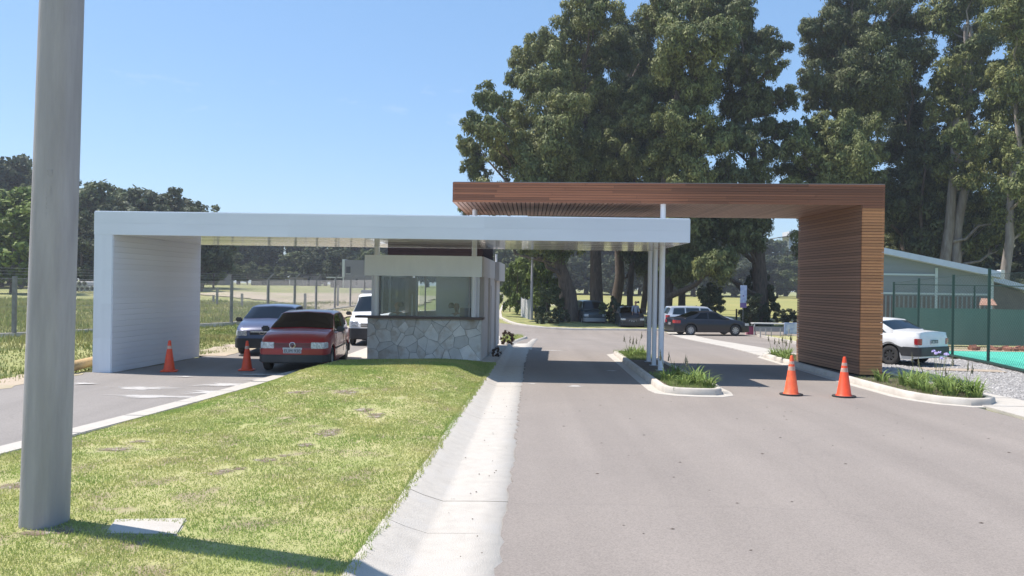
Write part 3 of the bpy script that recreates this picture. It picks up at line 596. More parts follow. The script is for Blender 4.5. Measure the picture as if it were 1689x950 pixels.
m = MB(); m.box(0.3, BW - .3, BD - .12, BD - .11, ZC + .001, ZF + .09); m.build('rear_window', M['booth_glass'], bo)
def voro(w, h, seeds, inset, wt):
    out = []
    for i, s in enumerate(seeds):
        poly = [Vector((0, 0)), Vector((w, 0)), Vector((w, h)), Vector((0, h))]
        for j, q in enumerate(seeds):
            if i == j: continue
            D = (q - s).length; nn = (q - s) / D; mid = s + nn * (D / 2 + (wt[i] - wt[j]) / (2 * D)); new_ = []
            off = -inset
            for k in range(len(poly)):
                a, b = poly[k], poly[(k+1) % len(poly)]; da, db = (a - mid).dot(nn) - off, (b - mid).dot(nn) - off
                if da <= 0: new_.append(a)
                if (da < 0) != (db < 0) and abs(da - db) > 1e-9: new_.append(a + (b - a) * (da / (da - db)))
            poly = new_
            if len(poly) < 3: break
        if len(poly) >= 3: out.append(poly)
    return out
def stones(w, h, n, place, parent, seed):
    rr = random.Random(seed); seeds = []
    tries = 0
    while len(seeds) < n and tries < 4000:
        tries += 1; p = Vector((rr.uniform(.04, w - .04), rr.uniform(.04, h - .04)))
        dmin = .13 if rr.random() < .5 else .36
        if all((p - q).length > dmin for q in seeds): seeds.append(p)
    wt = [rr.uniform(0, .05) for _ in seeds]
    for poly in voro(w, h, seeds, .006, wt):
        c = sum(poly, Vector((0, 0))) / len(poly); d = rr.uniform(.010, .024); m = MB(); k = len(poly)
        pj = [p + Vector((rr.uniform(-.006, .006), rr.uniform(-.006, .006))) for p in poly]
        tl = Vector((rr.uniform(-.03, .03), rr.uniform(-.03, .03)))
        f = [c + (p - c) * .965 for p in pj]
        vs = [place(p.x, p.y, 0) for p in pj] + [place(p.x, p.y, d * .75) for p in pj] + [place(p.x, p.y, d + (p - c).dot(tl)) for p in f]
        m.add(vs, [tuple(range(2*k, 3*k))] + [(i, (i+1) % k, k + (i+1) % k, k + i) for i in range(k)] + [(k + i, k + (i+1) % k, 2*k + (i+1) % k, 2*k + i) for i in range(k)])
        m.build('stone', M['stone'], parent)
stones(BW - .04, ZC, 42, lambda a, b, d: (a + .02, .03 - d, b), sw, 5)
side = bo.children[1]; stones(2.6, ZC, 24, lambda a, b, d: (.02 - d, .28 + a, b), side, 8)
m = MB(); m.box(-.30, BW + .06, -.14, .36, ZC + .001, ZC + .065); m.build('counter', M['counter'], bo, bevel=.008)
# parapet / roof
m = MB(); m.box(-.06, BW - .02, -.10, 0.04, ZF, ZR); m.build('parapet', M['fascia_grey'], bo, bevel=.006)
m = MB(); m.box(-.06, .06, .043, BD + .25, ZF, ZR - .002); m.build('parapet', M['fascia_grey'], bo)
m = MB(); m.box(BW - .14, BW + .02, .043, 4.3, ZF, ZR - .003); m.box(BW - .14, BW + .16, 4.303, BD + .25, ZF - .06, ZR - .01); m.build('parapet', M['render_beige'], bo)
m = MB(); m.box(.063, BW - .143, .043, BD + .2, ZF + .1, ZF + .2); m.build('roof', M['interior'], bo)
# upper box with dark cladding: backing plus horizontal boards
DX0, DX1, DY0, DY1, DZ1 = .22, 3.02, 1.6, 5.4, 4.05
db = MB(); db.box(DX0 + .02, DX1 - .02, DY0 + .02, DY1 - .02, ZF + .21, DZ1); db = db.build('water_tank_box', M['dark_cladding'], bo)
for i in range(10):
    z0 = ZR - .25 + i * .145
    if z0 + .14 > DZ1: break
    m = MB(); m.box(DX0, DX1, DY0, DY0 + .019, z0, z0 + .137); m.box(DX1 - .019, DX1, DY0 + .0195, DY1, z0, z0 + .137); m.build('cladding_board', M['dark_cladding'], db)
m = MB(); m.lathe([(0, 0), (.035, 0), (.035, .34), (0, .34)], (BW - .04, 5.6, ZR - .05), n=12); m.build('vent_pipe', M['white_post'], bo, smooth=40)
# windows
def pane(x0, x1, y0, y1, z0, z1):
    m = MB(); m.box(x0, x1, y0, y1, z0, z1); return m.build('window_pane', M['booth_glass'], bo)
fr = [(.30, .345), (1.57, 1.60), (2.78, 2.82)]
for x0, x1 in fr: m = MB(); m.box(x0, x1, .10, .15, ZC + .066, ZF - .001); m.build('window_frame', M['galv'], bo)
pane(.347, 1.568, .118, .126, ZC + .066, ZF - .001); pane(1.602, 2.778, .118, .126, ZC + .066, ZF - .001)
m = MB(); m.box(BW - .17, BW - .09, .10, .18, ZC + .066, ZF - .001); m.build('window_frame', M['white_post'], bo)
pane(2.93, BW - .172, .118, .126, ZC + .066, ZF - .001); pane(BW - .12, BW - .112, .181, .60, ZC + .066, ZF - .001)
pane(.14, .148, .18, 2.3, ZC + .066, ZF - .001); pane(.14, .148, 2.39, 4.9, ZC + .066, ZF - .001)
m = MB(); m.box(.10, .18, .10, .18, ZC + .066, ZF - .001); m.box(.10, .18, 1.2, 1.26, ZC + .066, ZF - .001); m.box(.10, .18, 2.3, 2.38, ZC + .066, ZF - .001); m.build('window_frame', M['white_post'], bo)
m = MB(); m.box(.05, .27, 4.9, BD - .2, ZC + .001, ZF); m.build('side_panel', M['render_beige'], bo)
# interior
m = MB(); m.box(.28, BW - .28, .285, BD - .2, 0.0, .10); m.build('floor', M['interior'], bo)
m = MB(); m.box(1.62, BW - .28, 1.9, 2.0, .10, ZF); m.build('partition', M['interior'], bo)
m = MB(); m.box(1.55, 1.615, 2.6, 2.7, .10, ZF); m.box(.9, .95, 2.6, 2.66, .10, ZF); m.box(.30, 1.55, 2.62, 2.66, .10, 1.0); m.build('inner_frame', M['white_post'], bo)
m = MB(); m.box(.40, BW - .3, .3, .62, .96, 1.0); m.box(.42, .47, .32, .6, .10, .96); m.box(BW - .4, BW - .35, .32, .6, .10, .96); o = m.build('desk', M['counter'], bo)
m = MB(); m.tube([(1.15, .55, 1.02), (1.15, .55, 1.78)], .018, 10); m.build('rod', M['white_post'], bo)
t = thing('desk_monitor', 'small dark computer monitor on the desk behind the booth window, right side', 'monitor', bw(2.72, .5, 1.0), BR)
m = MB(); m.box(-.22, .22, -.015, .015, .12, .42); m.build('screen', M['black_plastic'], t, bevel=.006); m = MB(); m.box(-.02, .02, -.01, .01, 0, .12); m.box(-.09, .09, -.07, .07, 0, .012); m.build('stand', M['black_plastic'], t)
p = bw(.26, -.02, 0); post('white_column', 'white round column at the left corner of the booth window', p[0], p[1], ZC + .14, ZB + .01, .075, plate=False)
p = bw(2.93, -.02, 0); post('white_column', 'white round column at the right corner of the booth window, rising to the timber canopy', p[0], p[1], ZC + .14, HB + .01, .07, plate=False)

# ------------------------------------------------------------------ concrete lamp pole, cones
px_, py_ = G(68, 888)
t = thing('concrete_pole', 'thick grey concrete pole standing in the lawn at the left', 'pole', (px_, py_ + .04, 0.05)); t.rotation_euler = (R(4.5), R(3.6), 0)  # tilt towards the camera added to steer the pole's cast shadow
def pole_sec(w): return [(w * 1.08 * math.copysign(abs(math.cos(t)) ** .62, math.cos(t)), w * 1.08 * math.copysign(abs(math.sin(t)) ** .62, math.sin(t))) for t in [math.pi * (k + .5) / 12 for k in range(24)]]
V = []; F = []; zs = [-.3, 0, 1.5, 3, 4.5, 6.5, 9.5]
for z in zs: V += [(x*math.cos(-.10) - y*math.sin(-.10), x*math.sin(-.10) + y*math.cos(-.10), z) for x, y in pole_sec(.150 - .0056 * z)]
for i in range(len(zs) - 1):
    for k in range(24): F.append((i*24 + k, i*24 + (k+1) % 24, (i+1)*24 + (k+1) % 24, (i+1)*24 + k))
m = MB(); m.add(V, F + [tuple(range(24*6, 24*7))]); m.build('shaft', M['pole_concrete'], t, smooth=40)
m = MB()
for k in range(70):
    h_ = random.uniform(.1, 4.6); a_ = random.uniform(math.pi, 2 * math.pi); w_ = .150 - .0056 * h_; q = 1.085 * w_; ca, sa = math.cos(a_), math.sin(a_); px2, py2 = q * math.copysign(abs(ca) ** .62, ca), q * math.copysign(abs(sa) ** .62, sa); e_ = random.uniform(.002, .0055)
    xr, yr = px2*math.cos(-.10) - py2*math.sin(-.10), px2*math.sin(-.10) + py2*math.cos(-.10); tx_, ty_ = -sa, ca
    m.add([(xr - tx_*e_, yr - ty_*e_, h_), (xr, yr, h_ - e_*random.uniform(.6, 1.6)), (xr + tx_*e_, yr + ty_*e_, h_), (xr, yr, h_ + e_)], [(0, 1, 2, 3)])
tag(m.build('pores', M['mortar'], t, recalc=False), kind='stuff')
tx = text_obj('embossed_marks', '7,50/300/3  02', .062, M['pole_concrete'], t, (.035, -.1465, 2.75), (R(90 - .5), R(-90), R(1)), .002)

def cone(label, px, py, h, base_dark, lean=(0, 0), faded=False):
    x, y = G(px, py); t = thing('traffic_cone', label, 'traffic cone', (x, y, tz(x, y) + .008), random.uniform(-.3, .3), 'orange traffic cones on the road')
    b = .185 * h / .72; r0, r1 = .125 * h / .72, .028
    if base_dark: b *= 1.12
    oc = [(b*math.cos(R(a)), b*math.sin(R(a))) for a in (12, 33, 57, 78, 102, 123, 147, 168, 192, 213, 237, 258, 282, 303, 327, 348)] if base_dark else [(-b, -b*.8), (-b*.8, -b), (b*.8, -b), (b, -b*.8), (b, b*.8), (b*.8, b), (-b*.8, b), (-b, b*.8)]
    m = MB(); m.prism(oc, 0, .028); m.build('base', M['rubber'] if base_dark else M['orange'], t, bevel=.006)
    def rr(z): return r0 + (r1 - r0) * (z - .028) / (h - .028)
    k = 'orange_faded' if faded else 'orange'
    m = MB(); m.lathe([(r0 + .022, .028), (r0 + .016, .04), (r0, .055), (rr(h*.97), h*.97), (r1*.8, h), (r1*.5, h), (r1*.4, h - .03)], n=28); m.build('body', M[k], t, smooth=50)
    for a, bb, mm in ((.60, .72, 'reflective'), (.78, .85, 'reflective')) if base_dark else ((.73, .83, 'reflective'),):
        m = MB(); m.lathe([(rr(a*h) + .0015, a*h), (rr(bb*h) + .0015, bb*h)], n=28); m.build('reflective_band', M[mm], t, smooth=50)
    t.rotation_euler[0] = lean[0]; return t
cone('orange traffic cone close to the inner white wall, left of the others', 279, 613, .72, False)
cone('orange traffic cone standing in front of the red car', 407, 611, .70, False)
cone('faded orange cone on a black base, left one of the pair before the timber wall', 1305, 652, .80, True, faded=True)
cone('orange cone on a black base right beside the corner of the planting bed', 1392, 655, .80, True)
# ------------------------------------------------------------------ vehicles
class Car:
    def __init__(s, name, label, x, y, rz, L, W, H, pnt, deck, glass, wheels, plan=None, belt=None, R_=.30, clear=.20, group=None, gm='car_glass', clad=None, kind='car'):
        s.L, s.W, s.H, s.R, s.clear = L, W, H, R_, clear
        s.t = thing(name, label, kind, (x, y, tz(x, y) + .012), R(rz), group)
        s.t.rotation_euler = (0, 0, R(rz))
        s.deck = deck; s.xr0, s.xr1, s.xf1, s.xf0 = glass; s.wx = wheels; s.gm = gm
        s.belt = belt or deck; s.p = pnt
        s.plan = plan or [(0, .86), (.04, .90), (.15, .95), (.45, .985), (L*.35, 1), (L*.65, 1), (L-.5, .975), (L-.2, .93), (L-.06, .87), (L, .80)]
        s.body()
    def I(s, a, x): return float(np.interp(x, [q[0] for q in a], [q[1] for q in a]))
    def pw(s, x): return s.I(s.plan, x) * s.W / 2
    def zr(s, x):
        d = s.I(s.deck, x)
        if x <= s.xr0 or x >= s.xf0: return d
        H = s.H - .035 * ((x - (s.xr1 + s.xf1)/2) / ((s.xf1 - s.xr1)/2 + .01))**2 if s.xr1 <= x <= s.xf1 else s.H - .035
        if x < s.xr1: t = (x - s.xr0) / (s.xr1 - s.xr0); return s.I(s.deck, s.xr0) * (1-t) + (s.H - .035) * t
        if x > s.xf1: t = (s.xf0 - x) / (s.xf0 - s.xf1); return s.I(s.deck, s.xf0) * (1-t) + (s.H - .035) * t
        return H
    def section(s, x):
        w = s.pw(x); c = s.clear; za = c
        for q in s.wx:
            if abs(x - q) < s.R + .055: za = max(za, .0 + s.R + math.sqrt(max(0, (s.R + .055)**2 - (x - q)**2)))
        B = s.I(s.belt, x); d = s.I(s.deck, x); z = s.zr(x); gh = min(1, max(0, (z - d) / .25))
        endt = max(0, 1 - min(x, s.L - x) / .25); c0 = c + .05 * endt
        za = max(za, c0)
        wr = w * (.93 - .17 * min(1, (z - d) / .48)) if z > d else w * .93
        P = [(0, c0), (w - .26, c0), (w - .26, za), (w - .03, za), (w - .002, max(za + .03, c0 + .10)), (w * 1.0, max(.60 * B + .05, za + .05)), (w * .985, B - .05), (w * .945, B - .006)]
        if gh > 0:
            P += [(w * .925, B + .006), (wr, z - .055 * gh - .001), (wr * .86, z - .008), (0, z + .018)]
        else:
            P += [(w * .90, max(B + .004, d - .01)), (w * .74, d + .004), (w * .45, d + .022), (0, d + .03)]
        return P
    def surf(s, x, v):
        P = s.section(x); i = min(10, int(v)); f = v - i
        return Vector((x - s.L/2, P[i][0] * (1-f) + P[i+1][0] * f, P[i][1] * (1-f) + P[i+1][1] * f))
    def body(s):
        xs = set(np.linspace(0, s.L, 26)); xs |= {.04, .12, s.L-.02, s.L-.08, s.xr0, s.xr1, s.xf1, s.xf0}
        for q in s.wx:
            for a in np.linspace(-1, 1, 15): xs.add(q + (s.R + .055) * math.sin(a * math.pi / 2))
            xs |= {q - s.R - .07, q + s.R + .07}
        xs = sorted(x for x in xs if 0 <= x <= s.L); xs = [x for i, x in enumerate(xs) if i == 0 or x - xs[i-1] > .006]
        V = []; F = []; Mi = []
        for x in xs:
            P = s.section(x)
            V += [(x - s.L/2, y, z) for y, z in P] + [(x - s.L/2, -y, z) for y, z in P[1:-1][::-1]]
        n = 22
        for j in range(len(xs) - 1):
            for k in range(n):
                F.append((j*n + k, (j+1)*n + k, (j+1)*n + (k+1) % n, j*n + (k+1) % n)); Mi.append(1 if k in (0, 1, 2, 19, 20, 21) else 0)
        F += [tuple(range(n)), tuple(range((len(xs)-1)*n, len(xs)*n))[::-1]]; Mi += [0, 0]
        m = MB(); m.v = V; m.f = F; m.m = Mi; m.build('body', [M[s.p], M['under']], s.t, smooth=38)
    def patch(s, name, x0, x1, v0, v1, side=1, m=None, nx=6, nv=4, off=.006, tx0=None, tx1=None, par=None):
        """glass or trim lying on the body between stations x0..x1 and section positions v0..v1; tx0/tx1 lean the ends"""
        V = []; F = []
        for i in range(nx + 1):
            for j in range(nv + 1):
                tv = j / nv; a = x0 + ((tx0 if tx0 is not None else x0) - x0) * tv; b = x1 + ((tx1 if tx1 is not None else x1) - x1) * tv
                x = a + (b - a) * i / nx; v = v0 + (v1 - v0) * tv
                p = s.surf(x, v); e = .01; q1 = s.surf(min(s.L, x + e), v); q2 = s.surf(x, min(10.999, v + .02))
                nn = (q1 - p).cross(q2 - p)
                nn = nn.normalized() if nn.length > 1e-9 else Vector((0, 1, 0))
                if nn.y < 0 and abs(nn.y) > .3: nn = -nn
                if nn.z < -.2: nn = -nn
                p = p + nn * off; V.append((p.x, p.y * side, p.z))
        k = nv + 1
        for i in range(nx):
            for j in range(nv): F.append((i*k + j, (i+1)*k + j, (i+1)*k + j + 1, i*k + j + 1))
        b = MB(); b.add(V, F); return b.build(name, M[m or s.gm], par or s.t, smooth=60)
    def screen(s, name, x0, x1, v0=9.15, m=None, nx=5):
        V = []; F = []
        cols = list(np.linspace(v0, 10.95, 6)); cs = [(v, 1) for v in cols] + [(v, -1) for v in cols[::-1]]
        up = 1 if name == 'windshield' else -1
        for i in range(nx + 1):
            x = x0 + (x1 - x0) * i / nx
            for v, sd in cs:
                p = s.surf(x, v); V.append((p.x + .006 * up, p.y * sd, p.z + .007))
        k = len(cs)
        for i in range(nx):
            for j in range(k - 1): F.append((i*k + j, (i+1)*k + j, (i+1)*k + j + 1, i*k + j + 1))
        b = MB(); b.add(V, F); return b.build(name, M[m or s.gm], s.t, smooth=60)
    def band(s, name, front, yin, z0, z1, m, out=.012, back=.20, full=False, bevel=.012, side=1, par=None):
        e = s.L if front else 0; sg = -1 if front else 1
        A = [(e - sg*out, yin), (e - sg*out, s.pw(e) - .005), (e + sg*.04, s.pw(e + sg*.06) + out*.7), (e + sg*back*.6, s.pw(e + sg*back*.6) + out*.7), (e + sg*back, s.pw(e + sg*back) + out*.6)]
        inn = [(e + sg*back, s.pw(e + sg*back) - .05), (e + sg*.10, yin if not full else s.pw(e) - .12)]
        P = A + inn
        if full: P = A + inn + [(x, -y) for x, y in inn[::-1]] + [(x, -y) for x, y in A[::-1]][:-1]
        P = [(x - s.L/2, y * side) for x, y in P]
        b = MB(); b.prism(P, z0, z1); return b.build(name, M[m], par or s.t, bevel=bevel, smooth=45)
    def wheels(s, rimm='rim', spokes=7, tw=.19):
        for q in s.wx:
            for sd in (1, -1):
                y = sd * (s.W/2 - .02 - tw/2); w = link(bpy.data.objects.new('wheel', None)); w.parent = s.t; w.location = (q - s.L/2, y, s.R)
                r = s.R; h = tw / 2
                m = MB(); m.lathe([(r*.60, -h*.9), (r*.80, -h), (r*.95, -h*.85), (r, -h*.5), (r, h*.5), (r*.95, h*.85), (r*.80, h), (r*.60, h*.9), (r*.60, -h*.9)], axis='y', n=28); m.build('tyre', M['rubber'], w, smooth=40)
                m = MB(); o = sd * h * .75
                m.lathe([(0, o*1.02), (r*.14, o*1.02), (r*.15, o*.8), (r*.18, o*.8)], axis='y', n=20); m.lathe([(r*.54, o*.6), (r*.56, o*1.02), (r*.63, o*1.05), (r*.64, o*.5)], axis='y', n=28)
                for k in range(spokes):
                    a = 2*math.pi*k/spokes; ca, sa = math.cos(a), math.sin(a); wd = r*.085
                    P = []
                    for rr_, ww in ((r*.12, wd*.9), (r*.57, wd*1.4)):
                        for e_ in (-1, 1): P.append((rr_*ca - e_*ww*sa, rr_*sa + e_*ww*ca))
                    P = [P[0], P[2], P[3], P[1]]; m.add([(x, o*.98, z) for x, z in P] + [(x, o*.6, z) for x, z in P], [(0,1,2,3), (4,7,6,5), (0,4,5,1), (1,5,6,2), (2,6,7,3), (3,7,4,0)])
                m.build('rim', M[rimm], w, smooth=35)
                m = MB(); m.lathe([(0, o*.3), (r*.6, o*.3)], axis='y', n=24); m.build('hub_back', M['under'], w)
    def mirrors(s, m):
        for sd in (1, -1):
            x = s.xf0 - .22 - s.L/2; y = sd * (s.pw(s.xf0 - .2) + .09); z = s.I(s.belt, s.xf0 - .3) + .06
            b = MB(); b.box(x - .045, x + .05, y - .095, y + .095, z - .06, z + .07); b.build('side_mirror', M[m], s.t, bevel=.03, smooth=60)
            b = MB(); b.box(x - .02, x + .02, y - sd*.19, y - sd*.06, z - .05, z - .02); b.build('mirror_arm', M['black_plastic'], s.t)
    def handles(s, xs, m, dz=.09):
        for x in xs:
            for sd in (1, -1):
                y = sd * (s.pw(x) * .995); z = s.I(s.belt, x) - dz
                b = MB(); b.box(x - .08 - s.L/2, x + .08 - s.L/2, min(y, y + sd*.02), max(y, y + sd*.02), z - .013, z + .013); b.build('door_handle', M[m], s.t, bevel=.006)
    def seam(s, xs):
        b = MB()
        for x in xs:
            for sd in (1, -1):
                pts = [s.surf(x, v) for v in (4.2, 5, 6, 7, 7.9)]; b.tube([(p.x, (p.y + .0008) * sd, p.z) for p in pts], .0045, 4)
        b.build('door_seams', M['under'], s.t)
    def plate(s, front, z, txt, m1='plate_black', mt='plate_white', w=.40, h=.13, y=0):
        e = (s.L/2 + .018) if front else (-s.L/2 - .018); sg = 1 if front else -1
        b = MB(); b.box(min(e, e + sg*.006), max(e, e + sg*.006), y - w/2, y + w/2, z, z + h); p = b.build('number_plate', M[mt], s.t, bevel=.003)
        b = MB(); b.box(min(e + sg*.0062, e + sg*.009), max(e + sg*.0062, e + sg*.009), y - w/2 + .012, y + w/2 - .012, z + .022, z + h - .012); b.build('plate_field', M[m1], p)
        text_obj('plate_lettering', txt, h * .72, M['plate_white'] if m1 == 'plate_black' else M['plate_black'], p, (e + sg*.0105, y, z + h*.47), (R(90), 0, R(90) if front else R(-90)), .001, .92)
    def interior(s, persons=0):
        b = MB(); x = s.xf1 - s.L/2
        for sd in (1, -1): b.box(x - .75, x - .55, sd*.36 - .22, sd*.36 + .22, .5, s.I(s.belt, s.xf1) + .18); b.box(x - .70, x - .60, sd*.36 - .12, sd*.36 + .12, s.I(s.belt, s.xf1) + .18, s.I(s.belt, s.xf1) + .36)
        return b.build('seats', M['black_plastic'], s.t, bevel=.03)

def pos(px, py): return G(px, py)
# red hatchback in the left lane, nose towards us
c = Car('parked_car', 'dark red two-box hatchback facing us beside the guard booth under the white canopy', -5.19, 20.95, -86.5, 3.9, 1.66, 1.40, 'red_paint',
        [(0, .80), (.06, .97), (.12, .99), (2.85, .97), (3.3, .92), (3.7, .82), (3.86, .70), (3.9, .64)], (.10, .70, 2.10, 2.86), (.70, 3.12), belt=[(0, .78), (.1, .90), (1, .93), (2.85, .90), (3.3, .86), (3.7, .77), (3.86, .66), (3.9, .62)], R_=.285, group='cars at the gate', gm='car_glass')
c.screen('windshield', 2.80, 2.14, 9.06); c.screen('rear_window', .16, .66, 9.1)
for sd in (1, -1):
    c.patch('side_window', 1.55, 2.66, 8.06, 8.93, sd, tx0=1.45, tx1=2.16); c.patch('side_window', .42, 1.47, 8.06, 8.93, sd, tx0=.80, tx1=1.38)
    c.band('headlight', True, .42, .575, .72, 'lamp_glass', out=.016, back=.24, side=sd)
    c.band('tail_light', False, .50, .62, .86, 'tail_red', side=sd)
c.band('front_bumper', True, 0, .25, .43, 'black_plastic', out=.045, back=.42, full=True, bevel=.02); c.band('bumper_skin', True, 0, .43, .565, 'red_paint', out=.026, back=.36, full=True, bevel=.015)
c.band('rear_bumper', False, 0, .26, .50, 'black_plastic', out=.05, back=.4, full=True, bevel=.02)
b = MB(); [b.box(c.L/2 + .003, c.L/2 + .012, -.44, .44, .60 + k*.028, .612 + k*.028) for k in range(4)]; b.build('grille', M['dark_paint'], c.t)
bd = MB(); bd.lathe([(.072, .0), (.072, .012), (.060, .014), (.060, 0)], (c.L/2 + .016, 0, .655), axis='x', n=28)
for A in ([(-.031, .052), (0, .005), (.031, .052)], [(-.052, .026), (-.024, -.050), (0, -.005), (.024, -.050), (.052, .026)]):
    bd.tube([(c.L/2 + .024, y, .655 + z) for y, z in A], .0052, 6)
bd.build('round_badge', M['chrome'], c.t, smooth=40)
c.plate(True, .445, 'EUM 930', 'plate_grey', w=.44, h=.15); c.wheels('rim', 6); c.mirrors('black_plastic'); c.handles([1.65], 'black_plastic'); c.seam([1.5, 2.62]); c.interior()
b = MB(); b.box(-.9, .9, -.001 + c.W/2, c.W/2 + .012, .50, .54); b.box(-.9, .9, -c.W/2 - .012, .001 - c.W/2, .50, .54); b.build('side_strip', M['black_plastic'], c.t, bevel=.004)
# grey-blue car behind it
c = Car('parked_car', 'silvery blue hatchback with dark bumper waiting behind and left of the red car', -7.33, 25.35, -84, 3.9, 1.64, 1.42, 'blue_paint',
        [(0, .80), (.06, .97), (.12, .99), (2.9, .99), (3.35, .93), (3.7, .84), (3.86, .74), (3.9, .68)], (.08, .55, 2.15, 2.92), (.68, 3.10), belt=[(0, .78), (.1, .92), (2.9, .92), (3.35, .88), (3.7, .80), (3.9, .66)], R_=.285, group='cars at the gate', gm='car_glass_clear')
c.screen('windshield', 2.84, 2.2, 9.08); c.screen('rear_window', .14, .5, 9.1)
for sd in (1, -1):
    c.patch('side_window', 1.6, 2.7, 8.06, 8.93, sd, tx0=1.5, tx1=2.2); c.patch('side_window', .5, 1.5, 8.06, 8.93, sd, tx0=.75, tx1=1.42)
    c.band('headlight', True, .42, .57, .72, 'lamp_glass', out=.016, back=.26, side=sd); c.band('tail_light', False, .5, .62, .86, 'tail_red', side=sd)
c.band('front_bumper', True, 0, .22, .50, 'black_plastic', out=.045, back=.4, full=True, bevel=.02); c.band('rear_bumper', False, 0, .26, .5, 'black_plastic', out=.05, back=.4, full=True)
b = MB(); b.box(c.L/2 + .002, c.L/2 + .018, -.34, .34, .60, .70); g_ = b.build('grille', M['black_plastic'], c.t, bevel=.006); b = MB(); b.box(c.L/2 + .019, c.L/2 + .026, -.32, .32, .675, .70); b.build('grille_bar', M['chrome'], c.t)
b = MB(); b.tube([(c.L/2 + .02, .07*math.cos(t), .655 + .045*math.sin(t)) for t in np.linspace(0, 2*math.pi, 20)], .006, 6); b.build('oval_badge', M['chrome'], c.t)
c.wheels(); c.mirrors('black_plastic'); c.seam([1.55, 2.7]); c.interior(); c.plate(True, .36, 'DRF 618')
# white van
c = Car('parked_van', 'small white van with black lower bumper waiting behind the guard booth', -4.86, 30.0, -88, 4.0, 1.68, 1.80, 'van_white',
        [(0, 1.0), (.04, 1.08), (3.3, 1.10), (3.6, 1.02), (3.86, .90), (4.0, .74)], (.02, .12, 2.62, 3.32), (.72, 3.30), belt=[(0, 1.0), (3.3, 1.02), (3.6, .95), (3.86, .84), (4.0, .70)], R_=.30, group='cars at the gate', gm='car_glass_clear', kind='van')
c.screen('windshield', 3.26, 2.70, 9.08)
for sd in (1, -1):
    c.patch('side_window', 2.1, 3.0, 8.05, 8.9, sd, tx0=2.1, tx1=2.62); c.band('headlight', True, .46, .66, .84, 'lamp_glass', out=.016, back=.2, side=sd); c.band('tail_light', False, .66, .8, 1.25, 'tail_red', side=sd)
c.band('front_bumper', True, 0, .24, .60, 'black_plastic', out=.05, back=.45, full=True, bevel=.02); c.band('rear_bumper', False, 0, .26, .55, 'black_plastic', out=.05, back=.3, full=True)
b = MB(); b.box(c.L/2 + .003, c.L/2 + .02, -.36, .36, .66, .70); b.box(c.L/2 + .003, c.L/2 + .02, -.36, .36, .73, .77); b.build('grille', M['black_plastic'], c.t)
b = MB(); b.box(-.3, .35, -.6, .6, 1.86, 1.90); b.box(-.3, -.26, -.62, .62, 1.80, 1.86); b.box(.3, .34, -.62, .62, 1.80, 1.86); b.build('roof_rack', M['galv'], c.t)
c.wheels(); c.mirrors('black_plastic'); c.seam([2.05, 3.0]); c.interior(); c.plate(True, .42, 'ASQ 274')
# black saloon across the road
c = Car('parked_car', 'black four-door saloon with silver wheels parked side-on across the road', 11.62, 48.7, 10, 4.6 + .05, 1.76, 1.43, 'black_paint',
        [(0, .85), (.05, 1.02), (.75, 1.04), (3.4, .98), (3.9, .92), (4.4, .80), (4.6, .70), (4.65, .62)], (.62, 1.55, 2.62, 3.42), (.98, 3.75), belt=[(0, .82), (.6, .97), (3.4, .92), (3.9, .86), (4.4, .75), (4.65, .6)], R_=.325, gm='car_glass')
c.screen('windshield', 3.34, 2.68, 9.08); c.screen('rear_window', .72, 1.5, 9.1)
for sd in (1, -1):
    c.patch('side_window', 2.1, 3.2, 8.08, 8.9, sd, tx0=2.1, tx1=2.62); c.patch('side_window', 1.15, 2.02, 8.08, 8.9, sd, tx0=1.6, tx1=2.02)
    c.band('headlight', True, .50, .60, .74, 'lamp_glass', out=.014, back=.3, side=sd); c.band('tail_light', False, .46, .72, .90, 'tail_red', back=.34, out=.016, side=sd)
c.band('front_bumper', True, 0, .22, .52, 'black_paint', out=.03, back=.5, full=True, bevel=.02); c.band('rear_bumper', False, 0, .25, .58, 'black_paint', out=.03, back=.5, full=True, bevel=.02)
c.plate(False, .62, 'GTR 507'); c.wheels('rim', 8); c.mirrors('black_paint'); c.handles([1.4, 2.3], 'black_paint'); c.seam([1.1, 2.06, 3.2]); c.interior()
# white estate car behind the saloon
c = Car('parked_car', 'white estate car with tinted windows parked beyond the black saloon', 12.1, 53.2, 5, 4.6, 1.76, 1.62, 'silver_paint',
        [(0, .95), (.05, 1.06), (3.45, 1.04), (3.95, .96), (4.4, .84), (4.6, .7)], (.05, .35, 2.75, 3.48), (.9, 3.7), R_=.33, gm='car_glass_clear')
c.screen('windshield', 3.4, 2.82, 9.08); c.screen('rear_window', .08, .3, 9.1)
for sd in (1, -1):
    for a, bb, ta, tb in ((.4, 1.2, .5, 1.2), (1.28, 2.15, 1.28, 2.15), (2.23, 3.2, 2.23, 2.75)): c.patch('side_window', a, bb, 8.06, 8.9, sd, tx0=ta, tx1=tb)
    c.band('tail_light', False, .6, .75, 1.05, 'tail_red', side=sd); c.band('headlight', True, .5, .62, .78, 'lamp_glass', side=sd)
c.band('rear_bumper', False, 0, .3, .55, 'dark_paint', out=.04, back=.4, full=True); c.band('front_bumper', True, 0, .28, .55, 'dark_paint', out=.04, back=.4, full=True); c.wheels(); c.mirrors('silver_paint'); c.seam([1.24, 2.19, 3.2]); c.interior()
